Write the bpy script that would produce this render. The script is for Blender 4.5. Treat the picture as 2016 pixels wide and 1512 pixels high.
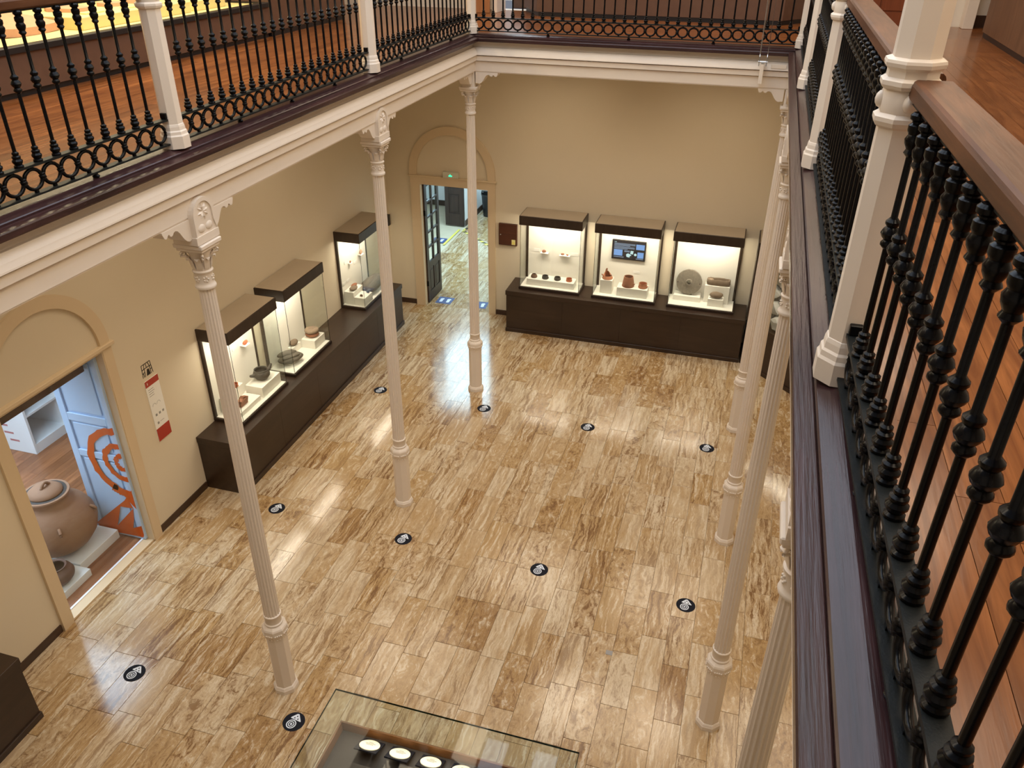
import bpy, bmesh, math, random
from mathutils import Vector, Matrix, noise
random.seed(7)
PI = math.pi
scene = bpy.context.scene
for o in list(bpy.data.objects):
    bpy.data.objects.remove(o)
COL = scene.collection

# ------------------------------------------------------------------ camera
cd = bpy.data.cameras.new('camera'); cam = bpy.data.objects.new('camera', cd); COL.objects.link(cam)
cam.location = (3.6344, -10.5523, 6.6469)
cam.rotation_euler = (1.0394, -0.0058, 0.2857)
cd.sensor_width = 36.0; cd.lens = 1590.1073 / 2016 * 36.0; cd.clip_start = 0.05; cd.clip_end = 100
scene.camera = cam

# ------------------------------------------------------------------ world, light, exposure
vs = scene.view_settings
vs.view_transform = 'Standard'; vs.look = 'None'; vs.gamma = 1.0; vs.use_curve_mapping = False
vs.exposure = 0.0
w = bpy.data.worlds.new('world'); scene.world = w; w.use_nodes = True
w.node_tree.nodes['Background'].inputs[0].default_value = (0.75, 0.83, 1.0, 1)
w.node_tree.nodes['Background'].inputs[1].default_value = 0.25

def area(name, loc, size, energy, color, rot=(0, 0, 0), spread=180):
    d = bpy.data.lights.new(name, 'AREA'); d.shape = 'RECTANGLE'; d.size, d.size_y = size
    d.energy = energy; d.color = color; d.spread = math.radians(spread)
    o = bpy.data.objects.new(name, d); COL.objects.link(o); o.location = loc; o.rotation_euler = rot
    return o
def spot(name, loc, energy, color, rot=(0, 0, 0), angle=110, blend=0.9, r=0.06):
    d = bpy.data.lights.new(name, 'SPOT'); d.energy = energy; d.color = color
    d.spot_size = math.radians(angle); d.spot_blend = blend; d.shadow_soft_size = r
    o = bpy.data.objects.new(name, d); COL.objects.link(o); o.location = loc; o.rotation_euler = rot
    return o
WARM = (1.0, 0.83, 0.62); WHITE_WARM = (1.0, 0.86, 0.68); COOL = (0.62, 0.80, 1.0)
for sx in (0.55, 1.55, 2.55, 3.5):
    area('skylight_daylight', (sx, -5.2, 9.7), (0.45, 9.0), 72, (0.76, 0.86, 1.0))
for gx, gy in ((-1.3, -6.5), (-1.3, -3.0), (-1.3, 0.6), (1.6, 1.5), (3.6, 1.5), (5.2, -9.3), (5.2, -6.6), (5.2, -3.8), (5.2, -0.6)):
    area('gallery_ceiling_light', (gx, gy, 8.86), (1.5, 1.5), 46, WARM)
for gx, gy in ((-1.0, -7.2), (-1.0, -4.4), (-1.0, -1.4), (0.6, 1.2), (3.2, 1.2), (5.2, -1.5), (5.2, -4.6), (5.2, -7.6)):
    area('ambulatory_ceiling_light', (gx, gy, 4.91), (1.7, 1.7), 20, WARM, spread=125)
for gy in (-8.6, -6.2, -3.8, -1.4):  # added warm fill that lifts the beam friezes, not fittings of the court
    area('court_fill_left', (0.25, gy, 8.8), (0.5, 1.2), 10, WARM, (0, math.radians(-38), 0), 120)
    area('court_fill_right', (3.8, gy, 8.8), (0.5, 1.2), 10, WARM, (0, math.radians(38), 0), 120)
area('left_room_daylight', (-4.7, -5.3, 2.95), (2.2, 2.2), 120, COOL, spread=130)
area('back_room_light', (-2.0, 5.4, 2.95), (2.0, 3.6), 210, (0.55, 0.84, 1.0))

# ------------------------------------------------------------------ node materials
MATS = {}
class NT:
    def __init__(s, name):
        s.m = bpy.data.materials.new(name); s.m.use_nodes = True
        s.t = s.m.node_tree; s.n = s.t.nodes; s.l = s.t.links
        s.p = s.n['Principled BSDF']; MATS[name] = s.m
    def new(s, t, **kw):
        n = s.n.new(t)
        for k, v in kw.items(): setattr(n, k, v)
        return n
    def set(s, node, **kw):
        for k, v in kw.items(): node.inputs[k.replace('_', ' ')].default_value = v
    def link(s, a, b): s.l.new(a, b)
    def ramp(s, fac, stops):
        r = s.new('ShaderNodeValToRGB'); e = r.color_ramp.elements
        while len(e) < len(stops): e.new(0.5)
        for i, (p, c) in enumerate(stops):
            e[i].position = p; e[i].color = (*c, 1) if len(c) == 3 else c
        s.link(fac, r.inputs[0]); return r.outputs[0]
    def noise(s, vec, scale, detail=4, rough=0.55, dist=0.0):
        n = s.new('ShaderNodeTexNoise'); n.inputs['Scale'].default_value = scale
        n.inputs['Detail'].default_value = detail; n.inputs['Roughness'].default_value = rough
        n.inputs['Distortion'].default_value = dist
        if vec is not None: s.link(vec, n.inputs['Vector'])
        return n.outputs['Fac']
    def mapping(s, vec, scale=(1, 1, 1), loc=(0, 0, 0), rot=(0, 0, 0)):
        m = s.new('ShaderNodeMapping'); m.inputs['Scale'].default_value = scale
        m.inputs['Location'].default_value = loc; m.inputs['Rotation'].default_value = rot
        s.link(vec, m.inputs['Vector']); return m.outputs[0]
    def coord(s, k='Object'): return s.new('ShaderNodeTexCoord').outputs[k]
    def pos(s): return s.new('ShaderNodeNewGeometry').outputs['Position']
    def mix(s, fac, a, b, mode='MIX'):
        m = s.new('ShaderNodeMix', data_type='RGBA', blend_type=mode)
        for i, v in ((0, fac), (6, a), (7, b)):
            if hasattr(v, 'is_linked') or isinstance(v, bpy.types.NodeSocket): s.link(v, m.inputs[i])
            else: m.inputs[i].default_value = v if i == 0 else (*v, 1)
        return m.outputs[2]
    def math(s, op, a, b=0.0):
        m = s.new('ShaderNodeMath', operation=op)
        for i, v in ((0, a), (1, b)):
            if isinstance(v, bpy.types.NodeSocket): s.link(v, m.inputs[i])
            else: m.inputs[i].default_value = v
        return m.outputs[0]
    def bump(s, h, strength=0.2, dist=0.01):
        b = s.new('ShaderNodeBump'); b.inputs['Strength'].default_value = strength
        b.inputs['Distance'].default_value = dist; s.link(h, b.inputs['Height'])
        s.link(b.outputs[0], s.p.inputs['Normal'])
    def col(s, c):
        if isinstance(c, bpy.types.NodeSocket): s.link(c, s.p.inputs['Base Color'])
        else: s.p.inputs['Base Color'].default_value = (*c, 1)

def paint(name, c, rough=0.5, var=0.06, scale=6.0, bump=0.05, metal=0.0, spec=0.5):
    t = NT(name); v = t.coord()
    f = t.noise(v, scale, 5)
    a = tuple(max(0, x * (1 - var)) for x in c); b = tuple(min(1, x * (1 + var)) for x in c)
    t.col(t.mix(f, a, b)); t.p.inputs['Roughness'].default_value = rough; t.p.inputs['Metallic'].default_value = metal
    t.p.inputs['Specular IOR Level'].default_value = spec
    if bump: t.bump(t.noise(v, scale * 12, 3), bump, 0.004)
    return t.m
def wood(name, c1, c2, axis='y', rough=0.35, gscale=14.0, stretch=18.0, bump=0.15, coat=0.0, rnd=False, blotch=0.25, spec=0.5):
    t = NT(name)
    v = t.pos()
    sc = [gscale * 1.0] * 3; sc['xyz'.index(axis)] = gscale / stretch
    if rnd:
        oi = t.new('ShaderNodeObjectInfo')
        cv = t.new('ShaderNodeCombineXYZ')
        m = t.math('MULTIPLY', oi.outputs['Random'], 37.0)
        t.link(m, cv.inputs[0]); t.link(m, cv.inputs[1])
        ad = t.new('ShaderNodeVectorMath', operation='ADD'); t.link(v, ad.inputs[0]); t.link(cv.outputs[0], ad.inputs[1]); v = ad.outputs[0]
    mv = t.mapping(v, sc)
    f = t.noise(mv, 1.0, 6, 0.6, 0.8)
    g = t.ramp(f, [(0.3, c1), (0.7, c2)])
    bl = t.noise(v, 1.7, 3)
    dark = tuple(x * (1 - blotch) for x in c1)
    g = t.mix(t.math('MULTIPLY', t.ramp(bl, [(0.4, (0, 0, 0)), (0.7, (1, 1, 1))]), 0.55), g, dark)
    if rnd:
        hv = t.new('ShaderNodeHueSaturation'); t.link(g, hv.inputs['Color'])
        val = t.math('ADD', t.math('MULTIPLY', oi.outputs['Random'], 0.3), 0.86); t.link(val, hv.inputs['Value'])
        g = hv.outputs[0]
    t.col(g); t.p.inputs['Roughness'].default_value = rough
    t.p.inputs['Specular IOR Level'].default_value = spec
    t.p.inputs['Coat Weight'].default_value = coat; t.p.inputs['Coat Roughness'].default_value = 0.15
    if bump: t.bump(t.noise(mv, 3.0, 4), bump, 0.003)
    return t.m

paint('cream_wall', (0.73, 0.64, 0.49), 0.75, 0.03, 1.2, 0.06, spec=0.2)
paint('cream_casing', (0.70, 0.555, 0.37), 0.55, 0.03, 2, 0.04)
paint('white_paint', (0.80, 0.70, 0.59), 0.42, 0.03, 5, 0.05)
paint('white_wall', (0.80, 0.80, 0.80), 0.7, 0.02, 2, 0.03)
paint('ceiling_white', (0.78, 0.72, 0.62), 0.8, 0.03, 2, 0.03)
paint('case_white', (0.86, 0.83, 0.76), 0.6, 0.015, 4, 0.02, spec=0.2)
paint('block_white', (0.85, 0.82, 0.75), 0.55, 0.015, 4, 0.02, spec=0.2)
paint('label_white', (0.90, 0.89, 0.85), 0.5, 0.01, 4, 0.0)
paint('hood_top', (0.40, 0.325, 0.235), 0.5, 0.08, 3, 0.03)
paint('iron', (0.004, 0.004, 0.0045), 0.22, 0.3, 14, 0.05, spec=0.16)
paint('iron_bar', (0.008, 0.010, 0.010), 0.5, 0.3, 14, 0.2, spec=0.25)
paint('steel', (0.55, 0.56, 0.57), 0.3, 0.05, 8, 0.0, metal=1.0)
paint('black_plastic', (0.012, 0.012, 0.013), 0.4, 0.1, 8, 0.02)
paint('terracotta', (0.42, 0.165, 0.085), 0.8, 0.2, 16, 0.25)
paint('terracotta_dark', (0.30, 0.12, 0.065), 0.8, 0.25, 16, 0.25)
paint('red_bowl', (0.44, 0.13, 0.06), 0.7, 0.2, 18, 0.2)
paint('brown_bowl', (0.13, 0.07, 0.045), 0.75, 0.3, 18, 0.2)
paint('dark_pot', (0.06, 0.055, 0.048), 0.6, 0.35, 14, 0.25)
paint('dark_brown_pot', (0.12, 0.055, 0.035), 0.5, 0.3, 9, 0.2)
paint('jar_clay', (0.29, 0.15, 0.085), 0.75, 0.14, 5, 0.2)
paint('stone_grey', (0.235, 0.205, 0.165), 0.9, 0.4, 28, 0.6)
paint('stone_brown', (0.20, 0.145, 0.10), 0.85, 0.3, 14, 0.4)
paint('stone_dark', (0.115, 0.10, 0.08), 0.85, 0.3, 14, 0.4)
paint('stone_tan', (0.30, 0.215, 0.15), 0.85, 0.25, 12, 0.4)
paint('rock_pale', (0.40, 0.385, 0.36), 0.9, 0.4, 9, 0.6)
paint('sandstone', (0.60, 0.34, 0.22), 0.85, 0.15, 10, 0.5)
paint('yellow_felt', (0.80, 0.68, 0.30), 0.9, 0.04, 6, 0.05)
paint('cedar_plinth', (0.13, 0.068, 0.042), 0.45, 0.22, 9, 0.05)
paint('sticker_black', (0.008, 0.009, 0.016), 0.6, 0.1, 10, 0.0, spec=0.15)
paint('sticker_white', (0.70, 0.76, 0.86), 0.5, 0.03, 10, 0.0)
paint('mat_blue', (0.06, 0.085, 0.22), 0.6, 0.1, 10, 0.0)
paint('tape_yellow', (0.75, 0.62, 0.12), 0.5, 0.05, 10, 0.0)
paint('red_print', (0.42, 0.045, 0.025), 0.5, 0.03, 5, 0.0)
paint('grey_print', (0.30, 0.29, 0.28), 0.6, 0.05, 20, 0.0)
paint('black_print', (0.02, 0.017, 0.014), 0.6, 0.05, 20, 0.0)
paint('orange_vinyl', (0.66, 0.115, 0.012), 0.45, 0.04, 4, 0.0)
paint('blue_white_door', (0.52, 0.68, 0.92), 0.4, 0.02, 3, 0.03)
paint('cabinet_white', (0.86, 0.87, 0.88), 0.4, 0.01, 3, 0.0)
paint('pale_red_print', (0.50, 0.20, 0.20), 0.6, 0.05, 20, 0.0)
paint('blue_print', (0.03, 0.22, 0.50), 0.5, 0.1, 8, 0.0)
paint('grout', (0.55, 0.46, 0.33), 0.8, 0.1, 6, 0.05)
paint('disc_cream', (0.88, 0.81, 0.65), 0.5, 0.04, 12, 0.05)
paint('tray_dark', (0.035, 0.025, 0.020), 0.55, 0.2, 9, 0.1)
paint('yellow_sticker', (0.72, 0.66, 0.28), 0.5, 0.03, 9, 0.0)
paint('sign_plate', (0.62, 0.60, 0.48), 0.4, 0.03, 9, 0.0)
paint('metal_strip', (0.80, 0.86, 0.95), 0.3, 0.02, 9, 0.0)
wood('sill_wood_y', (0.022, 0.009, 0.010), (0.062, 0.026, 0.026), 'y', 0.27, 30, 26, 0.45, 0.05, spec=0.42)
wood('sill_wood_x', (0.022, 0.009, 0.010), (0.062, 0.026, 0.026), 'x', 0.27, 30, 26, 0.45, 0.05, spec=0.42)
wood('rail_wood_y', (0.070, 0.026, 0.011), (0.175, 0.072, 0.032), 'y', 0.42, 26, 12, 0.3, 0.0, spec=0.22)
wood('rail_wood_x', (0.070, 0.026, 0.011), (0.175, 0.072, 0.032), 'x', 0.42, 26, 12, 0.3, 0.0, spec=0.22)
wood('plank_y', (0.135, 0.040, 0.011), (0.34, 0.125, 0.038), 'y', 0.20, 20, 16, 0.10, 0.08, True, spec=0.32)
wood('plank_x', (0.135, 0.040, 0.011), (0.34, 0.125, 0.038), 'x', 0.20, 20, 16, 0.10, 0.08, True, spec=0.32)
wood('room_plank', (0.22, 0.075, 0.028), (0.42, 0.17, 0.07), 'y', 0.35, 12, 14, 0.12, 0.1, True)
wood('plinth_wood_x', (0.030, 0.016, 0.009), (0.050, 0.027, 0.016), 'x', 0.36, 12, 12, 0.06)
wood('plinth_wood_y', (0.030, 0.016, 0.009), (0.050, 0.027, 0.016), 'y', 0.36, 12, 12, 0.06)
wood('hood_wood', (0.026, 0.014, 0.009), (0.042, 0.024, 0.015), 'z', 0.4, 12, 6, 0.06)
wood('dark_door', (0.022, 0.011, 0.008), (0.045, 0.022, 0.016), 'z', 0.4, 20, 14, 0.1)
wood('red_door', (0.16, 0.040, 0.014), (0.26, 0.072, 0.026), 'z', 0.35, 16, 14, 0.1)
wood('cabinet_wood', (0.12, 0.062, 0.034), (0.21, 0.112, 0.062), 'z', 0.45, 16, 10, 0.1)
wood('box_wood', (0.060, 0.016, 0.008), (0.095, 0.028, 0.013), 'x', 0.35, 16, 10, 0.1)
wood('orange_panel', (0.36, 0.14, 0.05), (0.46, 0.20, 0.08), 'z', 0.4, 12, 10, 0.1)
wood('tray_wood', (0.17, 0.070, 0.022), (0.27, 0.115, 0.036), 'x', 0.3, 14, 14, 0.1)
wood('log_wood', (0.10, 0.082, 0.066), (0.20, 0.16, 0.125), 'y', 0.85, 18, 8, 0.7)
wood('baseboard_wood', (0.045, 0.022, 0.013), (0.075, 0.038, 0.022), 'y', 0.4, 14, 10, 0.1)

def travertine(name, island):
    t = NT(name)
    if island:
        gi = t.new('ShaderNodeNewGeometry'); r = gi.outputs['Random Per Island']
        tone = t.ramp(r, [(0, (0.0, 0.3, 0.1)), (0.35, (0.35, 0.9, 0.4)), (0.7, (0.65, 0.4, 0.7)), (1, (1.0, 1.0, 0.9))])
    else:
        oi = t.new('ShaderNodeObjectInfo'); tone = oi.outputs['Color']
    sp = t.new('ShaderNodeSeparateColor'); t.link(tone, sp.inputs[0])
    tr, tg, tb = sp.outputs[0], sp.outputs[1], sp.outputs[2]
    cv = t.new('ShaderNodeCombineXYZ')
    t.link(t.math('MULTIPLY', tb, 91.0), cv.inputs[0]); t.link(t.math('MULTIPLY', tb, 53.0), cv.inputs[1]); t.link(t.math('MULTIPLY', tr, 17.0), cv.inputs[2])
    ad = t.new('ShaderNodeVectorMath', operation='ADD'); t.link(t.pos(), ad.inputs[0]); t.link(cv.outputs[0], ad.inputs[1])
    v = ad.outputs[0]
    wob = t.noise(t.mapping(v, (5, 2.6, 1)), 1.0, 6, 0.65)
    wv = t.new('ShaderNodeCombineXYZ'); t.link(t.math('MULTIPLY', wob, 0.15), wv.inputs[0])
    a2 = t.new('ShaderNodeVectorMath', operation='ADD'); t.link(v, a2.inputs[0]); t.link(wv.outputs[0], a2.inputs[1])
    sv = t.mapping(a2.outputs[0], (27, 1.9, 1))
    sA = t.noise(sv, 1.0, 10, 0.72, 0.35)
    sB = t.noise(t.mapping(a2.outputs[0], (15, 6.5, 1)), 1.0, 10, 0.74, 0.9)
    mxs = t.new('ShaderNodeMix'); t.link(t.ramp(tb, [(0.55, (0, 0, 0)), (0.75, (0.8, 0.8, 0.8))]), mxs.inputs[0]); t.link(sA, mxs.inputs[2]); t.link(sB, mxs.inputs[3])
    streak = mxs.outputs[0]
    broad = t.noise(t.mapping(v, (6, 1.3, 1)), 1.0, 5, 0.6, 0.6)
    fine = t.noise(t.mapping(a2.outputs[0], (75, 15, 1)), 1.0, 8, 0.78)
    base = t.ramp(tr, [(0.0, (0.58, 0.47, 0.325)), (0.25, (0.54, 0.415, 0.265)), (0.5, (0.49, 0.355, 0.205)), (0.75, (0.43, 0.28, 0.125)), (1.0, (0.31, 0.18, 0.075))])
    base = t.mix(t.ramp(broad, [(0.42, (0, 0, 0)), (0.66, (0.75, 0.75, 0.75))]), base, (0.42, 0.265, 0.115))
    pale = t.ramp(streak, [(0.40, (1, 1, 1)), (0.48, (0, 0, 0))])
    base = t.mix(t.math('MULTIPLY', pale, 0.75), base, (0.68, 0.585, 0.44))
    vein = t.ramp(streak, [(0.51, (0, 0, 0)), (0.585, (1, 1, 1))])
    vamt = t.math('MULTIPLY', vein, t.math('ADD', t.math('MULTIPLY', tg, 0.85), 0.22))
    base = t.mix(vamt, base, (0.185, 0.095, 0.038))
    fv = t.math('MULTIPLY', t.ramp(fine, [(0.51, (0, 0, 0)), (0.60, (1, 1, 1))]), t.math('ADD', t.math('MULTIPLY', tg, 0.5), 0.2))
    base = t.mix(fv, base, (0.27, 0.16, 0.08))
    spk = t.ramp(t.noise(v, 95, 2), [(0.70, (0, 0, 0)), (0.76, (1, 1, 1))])
    base = t.mix(t.math('MULTIPLY', spk, 0.6), base, (0.85, 0.78, 0.66))
    t.col(base)
    t.link(t.ramp(fine, [(0.4, (0.12, 0.12, 0.12)), (0.75, (0.24, 0.24, 0.24))]), t.p.inputs['Roughness'])
    t.p.inputs['Specular IOR Level'].default_value = 0.75
    t.bump(fine, 0.03, 0.002)
    return t.m
travertine('travertine', False); travertine('travertine_far', True)

def glass(name, tint=(0.93, 0.98, 0.95), refl=1.0):
    t = NT(name); t.n.remove(t.p)
    out = t.n['Material Output']
    tr = t.new('ShaderNodeBsdfTransparent'); tr.inputs[0].default_value = (*tint, 1)
    gl = t.new('ShaderNodeBsdfGlossy'); gl.inputs['Roughness'].default_value = 0.02
    lw = t.new('ShaderNodeLayerWeight'); lw.inputs[0].default_value = 0.5
    f5 = t.math('POWER', lw.outputs['Facing'], 5.0)
    mx = t.new('ShaderNodeMixShader'); t.link(t.math('MULTIPLY', t.math('ADD', t.math('MULTIPLY', f5, 0.8), 0.035), refl), mx.inputs[0])
    t.link(tr.outputs[0], mx.inputs[1]); t.link(gl.outputs[0], mx.inputs[2]); t.link(mx.outputs[0], out.inputs[0])
    return t.m
glass('case_glass', (0.97, 0.988, 0.975)); glass('door_glass', (0.96, 0.985, 0.98)); glass('vitrine_glass', (0.96, 0.985, 0.975), 0.45)
glass('glass_edge', (0.10, 0.16, 0.13))
def emit(name, c, s):
    t = NT(name); t.col((0.0, 0.0, 0.0)); t.p.inputs['Emission Color'].default_value = (*c, 1); t.p.inputs['Emission Strength'].default_value = s
    return t.m
emit('screen_dark', (0.010, 0.010, 0.016), 1.0); emit('screen_blue', (0.24, 0.44, 0.85), 0.9)
emit('screen_text', (0.25, 0.32, 0.42), 0.8); emit('screen_pale', (0.62, 0.85, 0.85), 0.95)
emit('exit_green', (0.05, 0.95, 0.45), 1.6); emit('case_lamp', (1.0, 0.86, 0.68), 5.0)

# ------------------------------------------------------------------ mesh helpers
def B(): return bmesh.new()
def box(bm, x0, x1, y0, y1, z0, z1, bev=0.0):
    t = bmesh.new() if bev else bm
    vs_ = [t.verts.new((x, y, z)) for x in (x0, x1) for y in (y0, y1) for z in (z0, z1)]
    for f in ((0, 1, 3, 2), (4, 6, 7, 5), (0, 4, 5, 1), (2, 3, 7, 6), (0, 2, 6, 4), (1, 5, 7, 3)):
        t.faces.new([vs_[i] for i in f])
    if bev:
        bmesh.ops.bevel(t, geom=list(t.edges), offset=bev, segments=1, affect='EDGES')
        merge(bm, t)
    return bm
def merge(bm, t, M=None):
    mp = {}
    for v in t.verts: mp[v] = bm.verts.new(M @ v.co if M else v.co)
    for f in t.faces:
        try: bm.faces.new([mp[v] for v in f.verts])
        except ValueError: pass
    t.free()
def lathe(bm, prof, n=16, c=(0, 0, 0), rot=0.0, cap=True, rfun=None):
    rings = []
    for r, z in prof:
        ring = []
        for i in range(n):
            a = rot + 2 * PI * i / n
            rr = r * (rfun(i) if rfun else 1)
            ring.append(bm.verts.new((c[0] + rr * math.cos(a), c[1] + rr * math.sin(a), c[2] + z)))
        rings.append(ring)
    for a, b in zip(rings, rings[1:]):
        for i in range(n):
            bm.faces.new((a[i], a[(i + 1) % n], b[(i + 1) % n], b[i]))
    if cap:
        bm.faces.new(rings[0][::-1]); bm.faces.new(rings[-1])
    return bm
def octo(prof): return [(r / math.cos(PI / 8), z) for r, z in prof]
def prism(bm, poly, d0, d1, plane='xy'):
    def P3(a, b, d): return {'xy': (a, b, d), 'xz': (a, d, b), 'yz': (d, a, b)}[plane]
    A = [bm.verts.new(P3(a, b, d0)) for a, b in poly]; C = [bm.verts.new(P3(a, b, d1)) for a, b in poly]
    bm.faces.new(A); bm.faces.new(C[::-1])
    n = len(poly)
    for i in range(n): bm.faces.new((A[i], C[i], C[(i + 1) % n], A[(i + 1) % n]))
    return bm
def tube(bm, path, r, n=6, closed=False):
    rings = []; m = len(path); pts = [Vector(p) for p in path]; up = Vector((0, 0, 1))
    for i, p in enumerate(pts):
        t = (pts[(i + 1) % m] - pts[i - 1]) if closed else (pts[min(i + 1, m - 1)] - pts[max(i - 1, 0)])
        t.normalize(); u = t.cross(up)
        if u.length < 1e-3: u = t.cross(Vector((0, 1, 0)))
        u.normalize(); v = t.cross(u)
        rr = r[i] if isinstance(r, (list, tuple)) else r
        rings.append([bm.verts.new(p + (u * math.cos(2 * PI * k / n) + v * math.sin(2 * PI * k / n)) * rr) for k in range(n)])
    for i in range(m if closed else m - 1):
        a, b = rings[i], rings[(i + 1) % m]
        for k in range(n): bm.faces.new((a[k], a[(k + 1) % n], b[(k + 1) % n], b[k]))
    if not closed: bm.faces.new(rings[0][::-1]); bm.faces.new(rings[-1])
    return bm
def blob(bm, c, rad, seed=0, rough=0.1, sub=3, freq=1.6, flat=None, shape=None):
    t = bmesh.new(); bmesh.ops.create_icosphere(t, subdivisions=sub, radius=1.0)
    for v in t.verts:
        d = v.co.normalized(); k = 1 + rough * noise.noise(d * freq + Vector((seed * 7.3, seed * 3.1, seed)))
        q = d * k
        if shape: q = shape(q)
        v.co = Vector((q.x * rad[0], q.y * rad[1], q.z * rad[2]))
        if flat is not None and v.co.z < flat: v.co.z = flat
    merge(bm, t, Matrix.Translation(c)); return bm
def annulus(bm, r0, r1, z0, z1, n=32, a0=0.0, a1=2 * PI, c=(0, 0), jit=0.0, seed=0):
    full = abs(a1 - a0 - 2 * PI) < 1e-6; m = n if full else n + 1; V = []
    rn = random.Random(seed)
    for i in range(m):
        a = a0 + (a1 - a0) * i / n; j0 = r0 + jit * (rn.random() - .5); j1 = r1 + jit * (rn.random() - .5)
        V.append([bm.verts.new((c[0] + r * math.cos(a), c[1] + r * math.sin(a), z)) for r, z in ((j0, z0), (j1, z0), (j1, z1), (j0, z1))])
    for i in range(n):
        A, C = V[i], V[(i + 1) % m]
        for k in range(4): bm.faces.new((A[k], C[k], C[(k + 1) % 4], A[(k + 1) % 4]))
    if not full: bm.faces.new(V[0]); bm.faces.new(V[-1][::-1])
    return bm

def mesh(name, bm, mats, smooth=None):
    bmesh.ops.recalc_face_normals(bm, faces=list(bm.faces))
    me = bpy.data.meshes.new(name); bm.to_mesh(me); bm.free()
    for m in (mats if isinstance(mats, (list, tuple)) else [mats]): me.materials.append(MATS[m])
    if smooth:
        me.shade_smooth(); me.set_sharp_from_angle(angle=math.radians(smooth))
    return me
def tag(o, label=None, cat=None, group=None, kind=None):
    if label: o['label'] = label
    if cat: o['category'] = cat
    if group: o['group'] = group
    if kind: o['kind'] = kind
    return o
def thing(name, label, cat, loc=(0, 0, 0), rotz=0.0, group=None):
    o = bpy.data.objects.new(name, None); COL.objects.link(o); o.empty_display_size = 0.1
    o.location = loc; o.rotation_euler = (0, 0, rotz)
    return tag(o, label, cat, group)
def put(name, me, parent=None, loc=(0, 0, 0), rot=(0, 0, 0), scale=(1, 1, 1)):
    o = bpy.data.objects.new(name, me); COL.objects.link(o); o.parent = parent
    o.location = loc; o.rotation_euler = rot; o.scale = scale
    return o
def part(name, bm, mat, parent, smooth=None, world=False):
    """one mesh part; world=True: coordinates were given in world space, parent unrotated"""
    if world and parent is not None:
        off = Vector(parent.location) + (Vector(parent.parent.location) if parent.parent else Vector())
        bmesh.ops.translate(bm, verts=list(bm.verts), vec=-off)
    return put(name, mesh(name, bm, mat, smooth), parent)
def solo(name, bm, mat, label, cat, group=None, smooth=None, origin=None):
    if origin: bmesh.ops.translate(bm, verts=list(bm.verts), vec=-Vector(origin))
    o = put(name, mesh(name, bm, mat, smooth), None, origin or (0, 0, 0)); return tag(o, label, cat, group)
def struct(name, bm, mat, label, smooth=None):
    o = put(name, mesh(name, bm, mat, smooth)); return tag(o, label, None, None, 'structure')
def copy_tree(o, parent=None):
    c = o.copy(); COL.objects.link(c); c.parent = parent
    for ch in list(o.children): copy_tree(ch, c)
    return c

W = 4.0388; XL = -2.6313; YB = 2.757; XR = W + 2.63; FZ = 5.25; SZ = 5.285
YR = [0.0036, -2.5472, -5.226, -7.9483, -10.65]

# ================================================================== STRUCTURE
# ---- ground floor with travertine slabs
bm = B(); box(bm, -4.6, XR + 0.3, -12.6, 8.8, -0.12, -0.018)
floor = struct('floor', bm, 'grout', 'travertine slab floor of the covered court and the room behind it')
PW, PL = 0.26, 0.68
slab_me = mesh('slab', box(B(), -0.1288, 0.1288, -0.3385, 0.3385, -0.018, 0.0, 0.0015), 'travertine')
fixed_dark = [(2.61, -3.51), (2.36, -4.96), (2.09, -5.31), (3.42, -4.0), (1.33, -4.7), (1.09, -1.13), (0.56, -1.18), (-0.2, -0.05), (2.9, -6.2), (1.85, -3.0), (2.1, 1.1), (2.6, 0.9), (1.4, 1.6), (0.35, 1.45)]
slabs = []
rs = random.Random(11)
for i in range(-18, 40):
    x0 = 1.21 + PW * (i - 0); x0 = 1.21 - PW * 15 + PW * (i + 18) - 0.0
    if x0 > XR: break
    off = {2.51: -3.17, 2.25: -4.61, 1.99: -4.97, 3.29: -3.66, 1.21: -4.37}.get(round(x0, 2), None)
    y = -11.2 + rs.random() * PL if off is None else off - PL * math.floor((off + 11.9) / PL)
    while y < 8.6:
        a, b = x0, x0 + PW; c, d = y, y + PL
        y += PL
        lo, hi = (XL, XR) if c < YB else (-4.4, 0.6)
        if c < YB < d and (b < -2.2 or a > -0.5): d = YB
        if b <= lo + .02 or a >= hi - .02 or d - c < 0.06: continue
        a, b = max(a, lo), min(b, hi)
        slabs.append(((a + b) / 2, (c + d) / 2, b - a, d - c))
camv = Vector((3.63, -10.55, 6.65))
def slab_key(s):
    dist = (Vector((s[0], s[1], 0)) - camv).length
    hidden = s[0] > 4.3 or s[1] < -8.2 or (s[0] < -2.1 and s[1] > -3.4) or (s[1] > 2.1)
    return dist + (50 if hidden else 0)
slabs.sort(key=slab_key)
def slab_col(s):
    r = rs.random(); g = rs.random() ** 1.2
    r = r * 0.75
    if rs.random() < 0.12: r = 0.72 + 0.28 * rs.random(); g = 0.7 + 0.3 * rs.random()
    for fx, fy in fixed_dark:
        if abs(s[0] - fx) < s[2] / 2 and abs(s[1] - fy) < s[3] / 2: r, g = 0.86, 0.95
    return (r, g, rs.random(), 1)
for s in slabs[:300]:
    o = put('slab', slab_me, floor, (s[0], s[1], 0), (0, 0, 0), ((s[2] - 0.0025) / 0.2576, (s[3] - 0.003) / 0.677, 1)); o.color = slab_col(s)
bm = B()
for s in slabs[300:]:
    box(bm, s[0] - s[2] / 2 + .001, s[0] + s[2] / 2 - .001, s[1] - s[3] / 2 + .0015, s[1] + s[3] / 2 - .0015, -0.018, 0.0)
o = part('slab_field', bm, 'travertine_far', floor); o['kind'] = 'stuff'

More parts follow.
